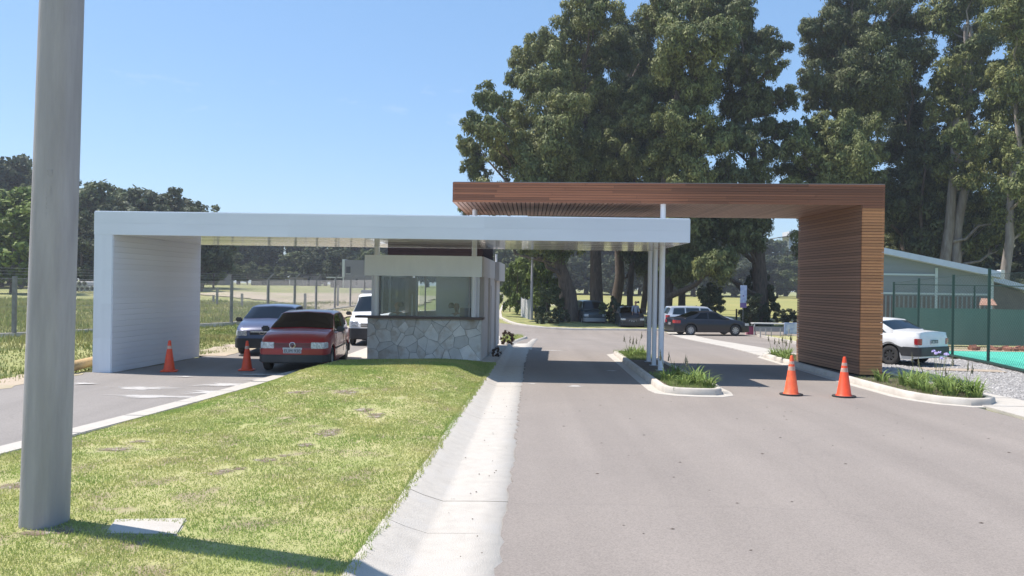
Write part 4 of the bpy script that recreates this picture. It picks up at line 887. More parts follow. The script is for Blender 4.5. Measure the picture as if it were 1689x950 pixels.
# white saloon by the timber wall, seen from behind
c = Car('parked_car', 'white boxy saloon with red tail lights parked on gravel behind the timber wall', 11.0, 25.25, 122, 4.2, 1.66, 1.34, 'car_white',
        [(0, .84), (.04, .97), (.72, 1.0), (3.0, .97), (3.5, .90), (4.0, .78), (4.2, .62)], (.74, 1.28, 2.3, 3.02), (.86, 3.36), belt=[(0, .82), (.1, .90), (3.0, .90), (3.5, .84), (4.0, .73), (4.2, .6)], R_=.285, gm='car_glass_clear')
c.screen('windshield', 2.96, 2.36, 9.08); c.screen('rear_window', .80, 1.22, 9.12)
for sd in (1, -1):
    c.patch('side_window', 1.95, 2.85, 8.08, 8.9, sd, tx0=1.95, tx1=2.32); c.patch('side_window', 1.30, 1.88, 8.08, 8.9, sd, tx0=1.42, tx1=1.88); c.patch('quarter_window', .98, 1.22, 8.1, 8.8, sd, tx0=1.24, tx1=1.32)
    c.band('tail_light', False, .58, .62, .80, 'tail_red', out=.014, back=.12, side=sd); c.band('headlight', True, .5, .58, .72, 'lamp_glass', side=sd)
    c.patch('sill_cladding', .2, 3.9, 4.0, 4.85, sd, m='black_plastic', nx=40, nv=2, off=.008)
c.band('rear_bumper', False, 0, .30, .56, 'black_plastic', out=.05, back=.45, full=True, bevel=.02); c.band('front_bumper', True, 0, .28, .52, 'black_plastic', out=.05, back=.45, full=True)
c.plate(False, .64, 'CBX 815', w=.36); c.wheels('dark_paint', 8); c.mirrors('black_plastic'); c.handles([1.5, 2.2], 'black_plastic'); c.seam([1.24, 1.92, 2.85]); c.interior()
b = MB(); b.box(-c.L/2 + .12, -c.L/2 + .13, .30, .52, .88, .91); b.build('trunk_badge', M['dark_paint'], c.t)
# two vehicles in the shade of the big trees
c = Car('parked_car', 'dark green van standing in deep tree shade, nose towards the road', 5.75, 60.5, -84, 4.3, 1.75, 1.78, 'green_dark_paint',
        [(0, 1.0), (.05, 1.1), (3.4, 1.12), (4.1, .95), (4.3, .75)], (.03, .2, 2.9, 3.5), (.8, 3.55), R_=.33, gm='car_glass_clear')
c.screen('windshield', 3.44, 2.98, 9.08); c.band('front_bumper', True, 0, .3, .55, 'galv', out=.05, back=.3, full=True); c.wheels(); c.mirrors('black_plastic')
for sd in (1, -1): c.band('headlight', True, .5, .66, .82, 'lamp_glass', side=sd); c.patch('side_window', 2.3, 3.2, 8.06, 8.9, sd, tx0=2.3, tx1=2.9)
c = Car('parked_car', 'black car with a lettered number plate facing us in shade behind the island columns', 8.15, 56.6, -92, 4.2, 1.7, 1.45, 'dark_paint',
        [(0, .9), (.05, 1.0), (3.1, 1.0), (3.9, .85), (4.2, .66)], (.1, .7, 2.4, 3.15), (.8, 3.4), R_=.3)
c.screen('windshield', 3.08, 2.46, 9.08); c.band('front_bumper', True, 0, .22, .5, 'black_plastic', out=.04, back=.4, full=True); c.wheels(); c.mirrors('dark_paint')
for sd in (1, -1): c.band('headlight', True, .48, .58, .7, 'lamp_glass', side=sd)
c.plate(True, .40, 'EUA', w=.5, h=.20)

# ------------------------------------------------------------------ people
def skin_mesh(name, chains, m, parent, sub=1):
    """one continuous skinned surface; chains: lists of (x, y, z, radius), first point of each chain may repeat an earlier point"""
    V = []; Rr = []; E = []; idx = {}
    for ch in chains:
        prev = None
        for p in ch:
            k = (round(p[0], 4), round(p[1], 4), round(p[2], 4))
            if k not in idx: idx[k] = len(V); V.append(k); Rr.append(p[3])
            i = idx[k]
            if prev is not None and i != prev: E.append((prev, i))
            prev = i
    me = bpy.data.meshes.new(name); me.from_pydata(V, E, []); o = link(bpy.data.objects.new(name, me)); me.materials.append(m)
    sk = o.modifiers.new('skin', 'SKIN'); me.skin_vertices  # layer is created with the modifier
    for i, r in enumerate(Rr): 
        rr_ = r if hasattr(r, '__len__') else (r, r)
        me.skin_vertices[0].data[i].radius = rr_
    me.skin_vertices[0].data[0].use_root = True; sk.use_smooth_shade = True; sk.branch_smoothing = .3
    sb = o.modifiers.new('sub', 'SUBSURF'); sb.levels = sub; sb.render_levels = sub
    o.parent = parent; return o
def person(label, x, y, z, rz, seat=None, skin='skin', shirt='shirt_white', cap=None, look=0.0):
    t = thing('person', label, 'person', (x, y, z), rz)
    if seat: hp = seat; kn = (.0, .42)
    H = seat if seat else .93
    legs = []
    for s in (-1, 1):
        if seat: legs.append([(0, 0, H, .115), (s*.10, .04, H, .088), (s*.13, .42, H + .02, .066), (s*.13, .44, H - .22, .056), (s*.13, .42, H - .40, .040), (s*.13, .46, H - .45, .042), (s*.13, .58, H - .46, .032)])
        else: legs.append([(0, 0, H, .115), (s*.09, 0, H - .06, .092), (s*.11, .02, H - .42, .064), (s*.12, -.01, .30, .055), (s*.12, -.02, .09, .040), (s*.12, .03, .05, .044), (s*.13, .16, .03, .032)])
    S = H + .50; hands = []
    for s in (-1, 1):
        if seat: a = [(s*.20, 0, S, .058), (s*.25, .06, S - .26, .046), (s*.19, .28, S - .36, .036), (s*.15, .34, S - .355, .026), (s*.15, .38, S - .36, .028)]
        else: a = [(s*.20, 0, S, .058), (s*.25, -.02, S - .28, .045), (s*.26, .06, S - .52, .034), (s*.26, .08, S - .57, .025), (s*.26, .09, S - .62, .028)]
        w = a[-1]; d = (0, 1, -.15) if seat else (0, .15, -1); fing = []
        for k, l in enumerate((.07, .08, .075, .06)):
            o = (k - 1.5) * .018; p0 = (w[0] + (o if seat else 0), w[1] + (0 if seat else o), w[2])
            fing.append([w, (w[0] + (o if seat else 0) * .9 + .001, w[1] + d[1]*.03 + (0 if seat else o), w[2] + d[2]*.03, .010), (p0[0], p0[1] + d[1]*l*.75, p0[2] + d[2]*l*.75 - .004*k, .0085), (p0[0] - s*.008, p0[1] + d[1]*l, p0[2] + d[2]*l - (.02 if seat else 0), .007)])
        fing.append([a[-2], (w[0] - s*.03, w[1] + d[1]*.01, w[2] + d[2]*.01, .011), (w[0] - s*.045, w[1] + d[1]*.04, w[2] + d[2]*.04, .009)])
        hands.append((a, fing))
    torso = [(0, 0, H, .115), (0, -.01, H + .16, (.125, .10)), (0, 0, H + .34, (.15, .11)), (0, 0, S, (.12, .085)), (0, .0, S + .07, .055), (0, .01, S + .13, .05), (0, .02, S + .20, (.075, .085)), (0, .015, S + .29, (.08, .09)), (0, .01, S + .35, .055)]
    ch = [torso] + legs
    for a, f in hands: ch.append([(0, 0, S, .12)] + a); ch += f
    body = skin_mesh('body', ch, M[skin], t)
    sh = [[(0, 0, H - .02, .13), (0, -.01, H + .16, (.14, .115)), (0, 0, H + .34, (.165, .125)), (0, 0, S, (.135, .10)), (0, 0, S + .04, .075)]]
    for a, f in hands: sh.append([(0, 0, S, .135)] + [(q[0], q[1], q[2], q[3] + .014) for q in a[:2]] + [tuple((a[1][i] + a[2][i]) / 2 for i in range(3)) + (.052,)])
    skin_mesh('shirt', sh, M[shirt], t)
    skin_mesh('trousers', [[(q[0], q[1], q[2], q[3] + .014) for q in l[:5]] for l in legs], M['trousers'], t)
    hx = S + .27; m = MB(); V = []
    m.lathe([(.088*math.sin(a), .10*math.cos(a)) for a in np.linspace(0.02, 2.0, 9)], (0, -.012, hx + .02), n=16); o = m.build('hair', M[cap or 'hair'], t, smooth=80); o.rotation_euler = (R(-12), 0, 0)
    m = MB(); m.lathe([(.0, .016), (.008, .012), (.012, 0), (.010, -.02), (0, -.024)], (0, .108, hx - .04), n=8); m.build('nose', M[skin], t, smooth=80)
    for s in (-1, 1):
        m = MB(); m.lathe([(0, .011), (.009, .006), (.011, 0), (.009, -.006), (0, -.011)], (s*.032, .094, hx - .012), n=8); m.build('eye', M['hair'], t, smooth=80)
        m = MB(); m.lathe([(0, .03), (.010, .02), (.014, 0), (.009, -.02), (0, -.03)], (s*.084, .01, hx - .03), n=8); m.build('ear', M[skin], t, smooth=80)
    m = MB(); m.box(-.024, .024, .094, .100, hx - .082, hx - .074); m.build('mouth', M['skin_dark'], t, bevel=.002)
    return t
def chair(label, p, rz):
    t = thing('office_chair', label, 'chair', p, rz); m = MB(); m.box(-.23, .23, -.22, .22, .44, .50); m.build('seat', M['black_plastic'], t, bevel=.02); m = MB(); m.box(-.21, .21, -.26, -.22, .52, .92); m.build('backrest', M['black_plastic'], t, bevel=.015)
    m = MB(); m.tube([(0, 0, .05), (0, 0, .44)], .025); m.build('stem', M['galv'], t)
    for k in range(5): m = MB(); a = k*1.2566; m.tube([(0, 0, .08), (.26*math.cos(a), .26*math.sin(a), .05)], .02); m.build('leg', M['black_plastic'], t)
p = bw(.66, .9, .22); person('dark-haired person in a white shirt sitting behind the left booth window', p[0], p[1], p[2] - .02, BR + R(180 + 35), seat=.50)
chair('black office chair under the person at the left booth window', (p[0], p[1], p[2] - .12), BR + R(215))
p = bw(2.36, .95, .22); person('person in a pale shirt sitting behind the right booth window beside the monitor', p[0], p[1], p[2] - .02, BR + R(180 - 30), seat=.50, skin='skin_dark', shirt='shirt_white')
chair('black office chair under the person at the right booth window', (p[0], p[1], p[2] - .12), BR + R(150))
x, y = 8.35, 55.2; person('person with dark cap and blue-grey shirt standing in tree shade behind the island columns', x, y, tz(x, y) + .1, R(200), shirt='shirt_blue', skin='skin_dark')
# ------------------------------------------------------------------ trees and plants
def leaves(C, Rl, n, lw, ll, hang=.5, up=.35):
    """C: clump centres (k,3), Rl: radii (k,3) -> leaf quads spread mostly through the shells"""
    k = len(C); w = (Rl[:, 0] * Rl[:, 1] * Rl[:, 2]) ** (2/3); cnt = rng.choice(k, n, p=w / w.sum())
    d = rng.normal(size=(n, 3)); d /= np.linalg.norm(d, axis=1)[:, None]
    fl = (d[:, 2] < -.2) & (rng.random(n) < .45); d[fl, 2] *= -1
    r = np.clip(rng.normal(.88, .17, n), .1, 1.35)[:, None]
    P = C[cnt] + d * r * Rl[cnt]
    P[:, 2] -= (rng.random(n) < .22) * rng.uniform(0, 1, n) * Rl[cnt][:, 2] * .9
    nrm = d + rng.normal(size=(n, 3)) * .32; nrm /= np.linalg.norm(nrm, axis=1)[:, None]
    a = rng.normal(size=(n, 3)) * (1 - hang); a[:, 2] -= hang * 1.4
    t1 = a - nrm * (a * nrm).sum(1)[:, None]; t1 /= np.linalg.norm(t1, axis=1)[:, None] + 1e-6; t2 = np.cross(nrm, t1)
    s = rng.uniform(.6, 1.35, n)[:, None]; L = t1 * ll * s / 2; W = t2 * lw * s / 2
    V = np.stack([P - L, P + W * .9 - L * .1, P + L, P - W * .9 - L * .1], 1)
    return V.reshape(-1, 3)
def clumps(lobes, per=13, f=.40, seed=1):
    rr = np.random.default_rng(seed); C = []; Rl = []
    for (x, y, z, r) in lobes:
        d = rr.normal(size=(per, 3)); d /= np.linalg.norm(d, axis=1)[:, None]; d[:, 2] = d[:, 2] * .85 + .15
        q = rr.uniform(.25, .95, (per, 1)) * r; C.append(np.array([x, y, z]) + d * q)
        s = rr.uniform(.65, 1.3, (per, 1)) * f * r; R3 = np.repeat(s, 3, 1); R3[:, 2] *= .92; Rl.append(R3)
    return np.concatenate(C), np.concatenate(Rl)
def limb(m, a, b, r0, r1, n=7, sag=.1, seg=5, wob=.04):
    a, b = Vector(a), Vector(b); L = (b - a).length; pts = []; rd = []
    for i in range(seg + 1):
        t = i / seg; p = a.lerp(b, t); p.z += sag * L * math.sin(math.pi * t) * (1 if t < 1 else 0)
        if 0 < i < seg: p += Vector((random.uniform(-1, 1), random.uniform(-1, 1), random.uniform(-1, 1))) * wob * L
        pts.append(p); rd.append(r0 * (1 - t) + r1 * t)
    m.tube(pts, rd, n); return pts
LF = 1.0
def big_tree(label, px, z, lobes, bark='bark', leaf_m='euc_leaf', tr=.55, dens=1.0, fork=.3, lw=.11, ll=.28, dspread=5.0, group='tall eucalyptus trees behind the gate', bpy_=None, topfac=.8, multi=1):
    x = (px - 844.5) / FPX * z; g = tz(x, z); t = thing('eucalyptus_tree', label, 'tree', (x, z, g), group=group)
    L3 = []
    for lx, ly, lr in lobes:
        d = z + random.uniform(-dspread, dspread) * .9; r = lr / FPX * z
        L3.append(((lx - 844.5 + RO*(ly-475)) / FPX * d - x, d - z, HT(lx, ly, d) - g, r))
    top = max(l[2] for l in L3); low = min(l[2] - l[3] for l in L3)
    cx = sum(l[0] for l in L3) / len(L3)
    m = MB(); hb = top * topfac
    trunk = []
    for k in range(multi):
        bx = (k - (multi - 1) / 2) * tr * 1.6
        tp = [Vector((bx, 0, -.3)), Vector((bx, 0, .5))] + [Vector((bx + cx * .8 * (i / 6) ** 1.3 + random.uniform(-.3, .3), random.uniform(-.4, .4), hb * i / 6)) for i in range(1, 7)]
        m.tube(tp, [tr * 1.35, tr * 1.05] + [tr * (1 - .80 * i / 6) for i in range(1, 7)], 10); trunk.append(tp)
    for l in L3:
        c = Vector(l[:3]); tp = trunk[random.randrange(multi)]; hz = max(1.5, min(hb * .95, c.z - abs(c.x) * .55 - l[3] * .4)); base = None
        for p, q in zip(tp[:-1], tp[1:]):
            if p.z <= hz <= q.z: base = p.lerp(q, (hz - p.z) / (q.z - p.z + 1e-6))
        if base is None: base = tp[-2]
        r0 = tr * .34 * (1 - .5 * hz / hb); pts = limb(m, base, c, r0, r0 * .35, 6, -.05, 5, .05)
        for _ in range(4):
            e = c + Vector((random.uniform(-1, 1), random.uniform(-1, 1), random.uniform(-.5, .9))) * l[3] * .75; limb(m, pts[-2], e, r0 * .34, r0 * .1, 4, 0, 3, .06)
    m.build('trunk', M[bark], t, smooth=60, recalc=False)
    fill = [(l[0] * .55 + cx * .35, l[1] * .6, l[2] - l[3] * .5, l[3] * .8) for l in L3]
    C, Rl = clumps([(l[0], l[1], l[2], l[3] * 1.08) for l in L3], 30, .25, seed=int(px)); fill = fill[::2] + [(cx * .8 * t_ ** 1.3 + random.uniform(-1, 1), random.uniform(-1.5, 1.5), hb * t_, 1.9) for t_ in (.42, .52, .62, .72, .82, .92)]
    C2, Rl2 = clumps(fill, 12, .30, seed=int(px) + 1)
    C = np.concatenate([C, C2]); Rl = np.concatenate([Rl, Rl2]); n = int(sum(l[3]**2 for l in L3) * 2300 * dens * LF + 14000)
    V = leaves(C, Rl, n, lw, ll, .55); o = mesh_np('crown', V, np.arange(len(V)).reshape(-1, 4), M[leaf_m], t); return t
big_tree('leftmost eucalyptus, whose low rounded crown steps down to the left end of the timber canopy', 943, 60, [(775,245,26),(788,282,28),(783,208,24),(812,165,28),(812,215,34),(845,262,42),(850,195,36),(895,150,40),(905,245,52),(925,190,46),(880,292,38),(940,285,40),(772,345,18),(905,385,34),(950,395,30),(870,405,24),(800,318,28),(850,325,30)], tr=.58, dspread=4.5, multi=1)
big_tree('tall eucalyptus with the stepped domed left shoulder against the blue sky', 985, 65, [(872,100,36),(857,135,26),(905,78,36),(955,45,42),(985,10,40),(945,100,46),(1005,85,50),(960,150,52),(1010,180,52),(985,250,50),(1030,265,42),(915,130,40),(990,-40,42)], tr=.55, leaf_m='euc_leaf')
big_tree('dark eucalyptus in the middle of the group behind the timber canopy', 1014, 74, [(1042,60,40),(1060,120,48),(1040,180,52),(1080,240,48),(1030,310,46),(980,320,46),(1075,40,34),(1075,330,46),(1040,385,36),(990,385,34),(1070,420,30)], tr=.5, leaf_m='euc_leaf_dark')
big_tree('broad eucalyptus whose crown reaches above the frame over the canopy centre', 1088, 60, [(1095,25,44),(1140,-5,50),(1180,15,46),(1125,80,52),(1185,75,48),(1100,150,46),(1160,150,50),(1060,200,40),(1125,215,46),(1175,235,40),(1090,275,42),(1150,300,40),(1110,360,44),(1150,400,48),(1105,440,40),(1180,440,34)], tr=.85, leaf_m='euc_leaf', dspread=4.5)
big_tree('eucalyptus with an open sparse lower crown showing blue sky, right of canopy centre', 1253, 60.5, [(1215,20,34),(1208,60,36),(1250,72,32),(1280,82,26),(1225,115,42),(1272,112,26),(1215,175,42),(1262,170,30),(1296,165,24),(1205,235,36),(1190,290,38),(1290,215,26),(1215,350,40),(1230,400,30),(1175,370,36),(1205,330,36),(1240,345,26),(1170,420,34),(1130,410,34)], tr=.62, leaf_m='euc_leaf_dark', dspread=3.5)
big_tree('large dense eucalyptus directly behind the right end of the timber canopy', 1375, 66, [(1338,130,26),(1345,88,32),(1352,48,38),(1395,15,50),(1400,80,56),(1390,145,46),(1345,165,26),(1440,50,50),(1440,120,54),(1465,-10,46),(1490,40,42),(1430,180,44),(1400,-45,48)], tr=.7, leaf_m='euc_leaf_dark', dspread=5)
big_tree('lower yellow-green eucalyptus crown just above the right part of the timber canopy', 1345, 60, [(1318,245,30),(1300,275,26),(1345,220,32),(1385,225,38),(1425,215,32),(1360,262,38),(1405,262,38),(1440,250,28),(1330,292,30),(1385,300,34),(1430,295,30),(1275,252,16),(1300,310,24)], tr=.4, leaf_m='euc_leaf', dspread=3)
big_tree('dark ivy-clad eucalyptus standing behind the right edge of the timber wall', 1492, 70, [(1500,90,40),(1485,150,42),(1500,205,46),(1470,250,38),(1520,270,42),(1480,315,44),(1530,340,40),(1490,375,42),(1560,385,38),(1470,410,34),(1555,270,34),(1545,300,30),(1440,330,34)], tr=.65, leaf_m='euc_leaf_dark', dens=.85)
big_tree('open eucalyptus with long pale bare limbs right of the timber wall', 1560, 64, [(1545,30,36),(1590,15,40),(1600,80,38),(1572,115,28),(1635,60,34),(1620,125,30),(1590,165,26),(1640,185,26),(1545,190,26),(1610,250,22),(1585,325,34),(1630,350,36),(1600,395,34),(1650,400,30),(1555,300,24),(1580,230,26),(1655,260,24),(1600,290,30),(1550,150,26),(1680,330,34),(1640,130,28),(1520,-20,36),(1600,-20,40)], bark='bark_pale', tr=.5, leaf_m='euc_leaf', dens=.8, multi=2, topfac=.85)
big_tree('pale straight-trunked eucalyptus at the right edge of the photo', 1664, 60, [(1672,25,42),(1690,85,36),(1655,140,26),(1690,155,28),(1688,225,34),(1668,265,22),(1700,300,36),(1725,60,46),(1740,180,46),(1720,260,40),(1655,-10,40),(1700,370,34)], bark='bark_pale', tr=.42, leaf_m='euc_leaf_bright', dens=.9)
# a few extra bare stems in the grove
for i, (px, z, h, r) in enumerate(((902, 70, 16, .3), (930, 66, 14, .32), (1040, 68, 14, .28), (1060, 76, 17, .3), (1125, 72, 15, .35), (1600, 72, 16, .28), (1520, 66, 15, .25))):
    x = (px - 844.5) / FPX * z; g = tz(x, z); t = thing('young_tree', ('slender leafy eucalyptus stem in the grove behind the canopy', ('slender leafy eucalyptus stem behind the right half of the court building roof', 'slender leafy eucalyptus stem just right of the timber wall, behind the court building')[px == 1520])[px > 1400], 'tree', (x, z, g), group='slender stems in the grove' if px < 1400 else 'slender stems behind the court building')
    m = MB(); tp = limb(m, (0, 0, -.2), (random.uniform(-1, 1), random.uniform(-1, 1), h), r, r*.3, 8, 0, 6, .012); m.build('trunk', M['bark'], t, smooth=60, recalc=False)
    C, Rl = clumps([(random.uniform(-1.4, 1.4), random.uniform(-1.5, 1.5), h * q, random.uniform(1.3, 2.1)) for q in (.38, .5, .62, .75, .9, 1)], 10, .42, seed=i)
    V = leaves(C, Rl, 7000, .18, .40, .5); mesh_np('crown', V, np.arange(len(V)).reshape(-1, 4), M['euc_leaf_dark'], t)
# generic rounded trees: four prototypes, copied
PROTO = {}
def proto(kind, seed, m, shape, nleaf=11000, lw=.028, ll=.042, bark='bark', h0=.14):
    rr = np.random.default_rng(seed); L = []
    for k in range(20):
        h = h0 + (.90 - h0) * (k + rr.random()) / 20; w = shape(h); a = rr.uniform(0, 6.28); q = rr.uniform(.2, 1) ** .5
        L.append((w * q * math.cos(a), w * q * math.sin(a), h, rr.uniform(.09, .155)))
    C, Rl = clumps(L, 16, .33, seed); V = leaves(C, Rl, nleaf, lw, ll, .3)
    mb = MB(); random.seed(seed); mb.tube([(0, 0, -.02), (0, 0, .1), (random.uniform(-.02, .02), 0, .4), (0, 0, .75)], [.028, .02, .014, .005], 7)
    for l in L[:8]: limb(mb, (0, 0, l[2] * .6), l[:3], .008, .003, 5, -.03, 3, .04)
    a = mesh_np('crown', V, np.arange(len(V)).reshape(-1, 4), M[m]); b = mb.build('trunk', M[bark], smooth=60, recalc=False); r = (a.data, b.data)
    bpy.data.objects.remove(a); bpy.data.objects.remove(b); PROTO[kind] = r
rnd = lambda h: .30 * math.sqrt(max(.10, 1 - ((h - .50) / .48) ** 2)); tallf = lambda h: .18 * math.sqrt(max(.10, 1 - ((h - .50) / .50) ** 2)); bushf = lambda h: .42 * math.sqrt(max(.05, 1 - ((h - .35) / .62) ** 2))
proto('a', 21, 'forest_leaf', rnd); proto('b', 22, 'forest_leaf_dark', rnd); proto('c', 23, 'forest_leaf_dark', tallf); proto('d', 24, 'forest_leaf', lambda h: .24); proto('bright', 25, 'bright_leaf', rnd); proto('bush', 26, 'forest_leaf', bushf, 4200, .05, .07); proto('hedge', 27, 'hedge_leaf', bushf, 5200, .04, .075); proto('rust', 28, 'rust_leaf', bushf, 2400, .05, .09); proto('darkbush', 29, 'forest_leaf_dark', bushf, 4200, .05, .07)
def plant(kind, name, label, cat, x, y, h, w=1.0, group=None, rz=None):
    t = thing(name, label, cat, (x, y, tz(x, y) - .03), random.uniform(0, 6.28) if rz is None else rz, group); s = h
    for me, nm in zip(PROTO[kind], ('crown', 'trunk')):
        o = link(bpy.data.objects.new(nm, me)); o.parent = t; o.scale = (s * w, s * w, s)
    return t
random.seed(3)
def forest(pts, z0, z1, label, group, kinds='abcd', w=1.0, jit=1.0):
    for px, top in pts:
        z = random.uniform(z0, z1); x = (px - 844.5) / FPX * z; h = HT(px, top, z) - tz(x, z)
        plant(random.choice(kinds), 'tree', label, 'tree', x, z, max(3, h) * random.uniform(.95, 1.05), w * random.uniform(.95, 1.3), group)
A = [(i, float(np.interp(i, [-150, 0, 50, 60, 130, 170, 240, 300, 320, 345, 360], [240, 256, 270, 292, 303, 300, 312, 322, 338, 352, 368])) + random.uniform(-4, 9)) for i in range(-633, 350, 21)]
forest(A, 108, 124, 'tree in the tall dark wood beyond the field at left, against the sky', 'wood beyond the left field', 'abd', 1.0)
forest([(i, 330 + random.uniform(0, 50)) for i in range(-460, 340, 33)], 96, 106, 'smaller tree at the front edge of the wood at left', 'front of the left wood', 'abc', 1.1)
forest([(i, 372 + random.uniform(0, 14)) for i in range(345, 850, 24)], 168, 185, 'tree of the distant dark wood seen under the white canopy', 'distant wood under the white canopy', 'abd', 1.1)
forest([(i, 405 + random.uniform(0, 34)) for i in range(330, 640, 26)], 152, 164, 'lower tree at the front edge of the distant wood under the white canopy', 'front edge of the distant wood', 'abcd', 1.2)
forest([(i, 375 + random.uniform(-22, 16)) for i in range(835, 1225, 22)], 196, 216, 'dark tree of the belt beyond the yellow field', 'tree belt beyond the yellow field', 'bbc', 1.2)
forest([(i, 425 + random.uniform(-10, 22)) for i in range(840, 1340, 34)], 184, 192, 'tree along the far edge of the yellow field', 'far edge of the yellow field', 'bba', 1.3)
forest([(i, 400 + random.uniform(-6, 12)) for i in range(1240, 1500, 28)], 214, 226, 'tree on the far rise right of the grove', 'trees on the far rise', 'ab', 1.3)
forest([(i, 340 + random.uniform(-45, 30)) for i in range(1440, 1800, 24)], 80, 92, 'dark tree filling the background behind the court building', 'trees behind the court building', 'bbc', 1.2)
forest([(i, 330 + random.uniform(-40, 30)) for i in range(1800, 2500, 45)], 90, 125, 'dark tree of the wood continuing beyond the tennis court', 'wood beyond the tennis court', 'abc', 1.2)
x, z = (22 - 844.5)/FPX*78, 78; plant('bright', 'tree', 'lighter green tree in front of the left wood at the photo edge', 'tree', x, z, HT(22, 300, 78) - tz(x, z), 1.3)
x, z = (352 - 844.5)/FPX*120, 120; plant('bright', 'tree', 'light green tree just right of the white side wall, beyond the field', 'tree', x, z, HT(352, 412, 120) - tz(x, z), 1.2)
# hedge, bushes and small trees at the road bend
plant('hedge', 'bush', 'tall clipped grass-green hedge bush at the bend right of the booth', 'bush', .45, 67, 4.6, .62)
plant('hedge', 'bush', 'feathery green bush standing close behind the hedge at the bend', 'bush', -.15, 71, 4.0, .6)
plant('bright', 'tree', 'bright yellow-green tree above the hedge right of the booth', 'tree', 1.9, 76, 6.6, .9)
plant('bright', 'tree', 'light green leafy tree partly behind the thin grey lamp pole', 'tree', 3.0, 70, 5.8, .8)
for i, (px, z, h, k, lab) in enumerate(((903, 60, 3.0, 'a', 'small round green tree on a thin stem right of the thin lamp pole'), (1168, 58, 3.2, 'b', 'young dark tree standing in front of the yellow field above the black saloon'), (1240, 55, 2.6, 'c', 'slim young tree just right of the blue banner'))):
    x = (px - 844.5) / FPX * z; plant(k, 'young_tree', lab, 'tree', x, z, h, 1.1)
for i, (px, z, h, w, k) in enumerate(((893, 56, .9, 1, 'darkbush'), (912, 56.5, 1.0, 1.2, 'darkbush'), (930, 58, 1.2, 1, 'darkbush'), (1000, 59, 1.7, 1, 'bush'), (1018, 60, 2.2, .8, 'darkbush'), (1080, 60, 1.4, 1, 'darkbush'), (1255, 61, 4.6, .55, 'darkbush'), (1268, 60, 2.8, .8, 'darkbush'), (1238, 60, 1.4, 1.2, 'darkbush'), (1300, 62, 1.4, 1.6, 'darkbush'), (1150, 60, 1.2, 2, 'bush'))):
    x = (px - 844.5) / FPX * z; plant(k, 'bush', ['low dark bush under the big trees at the far road edge', 'tall dark bush wrapped round the foot of the right-hand eucalyptus trunk'][px in (1255,)], 'bush', x, z, h, w, 'dark bushes under the trees' if px != 1255 else None)
plant('rust', 'bush', 'small brown dead bush against the right side wall of the booth', 'bush', -.42, 24.0, .36, .8)
plant('rust', 'bush', 'larger dark brown bush behind the booth by the gutter corner', 'bush', -.15, 29.6, .60, .9)
n = 2600; X = rng.uniform(-.35, .62, n); Y = rng.uniform(31, 36.6, n); k = X < np.interp(Y, [31, 36.6], [-.05, .55]); X, Y = X[k], Y[k]
blades('grass_tuft', X, Y, T(X, Y) + .05, rng.uniform(.08, .25, len(X)), .03, M['blade'], .7, 'green grass tuft at the end of the gutter behind the booth', 'grass')
# agapanthus clumps with strap leaves
def strap_clump(label, x, y, z, n, L, spread=.12, stalks=0, heads=None, group=None, sh=.6):
    L *= .88; sh *= .85
    t = thing('strap_leaf_plant', label, 'plant', (x, y, z), group=group); V = []; F = []
    for i in range(n):
        a = rng.uniform(0, 6.283); r = spread * rng.uniform(0, 1) ** .6; bx, by = r * math.cos(a), r * math.sin(a); a2 = a + rng.normal(0, .6)
        l = L * rng.uniform(.55, 1.1); w = .013 * rng.uniform(.8, 1.4); droop = rng.uniform(.2, 1.15); k0 = len(V); px_, py2 = -math.sin(a2), math.cos(a2)
        for j in range(6):
            s = j / 5; ang = droop * s * s * 1.6 + .12; hx = l * s * math.sin(ang) * .8; hz = l * (s - .42 * s * s * min(1, droop)) * math.cos(ang * .5); ww = w * (1 - s ** 2.5) + .001
            V += [(bx + math.cos(a2) * hx - px_ * ww, by + math.sin(a2) * hx - py2 * ww, hz), (bx + math.cos(a2) * hx + px_ * ww, by + math.sin(a2) * hx + py2 * ww, hz)]
        F += [(k0 + 2*j, k0 + 2*j + 1, k0 + 2*j + 3, k0 + 2*j + 2) for j in range(5)]
    mesh_np('leaves', V, F, M['strap_leaf'], t, smooth=True)
    for i in range(stalks):
        a = rng.uniform(0, 6.283); h = sh * rng.uniform(.75, 1.1); ex, ey = spread * math.cos(a) * 1.5, spread * math.sin(a) * 1.5; m = MB(); m.tube([(ex*.3, ey*.3, 0), (ex*.6, ey*.6, h*.5), (ex, ey, h)], .0045, 5); st = m.build('stalk', M['stem'], t)
        m = MB()
        if heads == 'lilac':
            for k in range(16):
                d = rng.normal(size=3); d /= np.linalg.norm(d); q = .05; m.tube([(ex, ey, h), (ex + d[0]*q, ey + d[1]*q, h + abs(d[2])*q)], [.004, .012], 5)
            m.build('flower_head', M['lilac'], st)
        else:
            for k in range(9): s = k / 8; q = .018 * (1.1 - s); m.tube([(ex + rng.normal(0, .004), ey, h - .16 + s*.2), (ex + rng.normal(0, .012), ey + rng.normal(0, .012), h - .12 + s*.2)], [q, q*.5], 5)
            m.build('seed_head', M['seed_head'], st)
    return t
for i, (x, y, n, L, s) in enumerate(((3.45, 17.9, 40, .45, 2), (3.75, 18.5, 46, .5, 2), (3.9, 17.3, 60, .55, 1), (4.05, 16.75, 50, .5, 0), (3.62, 17.1, 36, .38, 0), (4.1, 17.9, 36, .5, 0), (3.45, 23.9, 30, .4, 2), (3.6, 24.8, 36, .45, 3), (3.85, 25.3, 30, .42, 1), (3.9, 24.2, 34, .45, 0))):
    strap_clump('strap-leaved green clump in the near end of the traffic island' if y < 20 else 'strap-leaved green clump at the far end of the traffic island', x, y, tz(x, y) + .1, n, L, .13, s, group='clumps on the near island end' if y < 20 else 'clumps on the far island end', sh=.75)
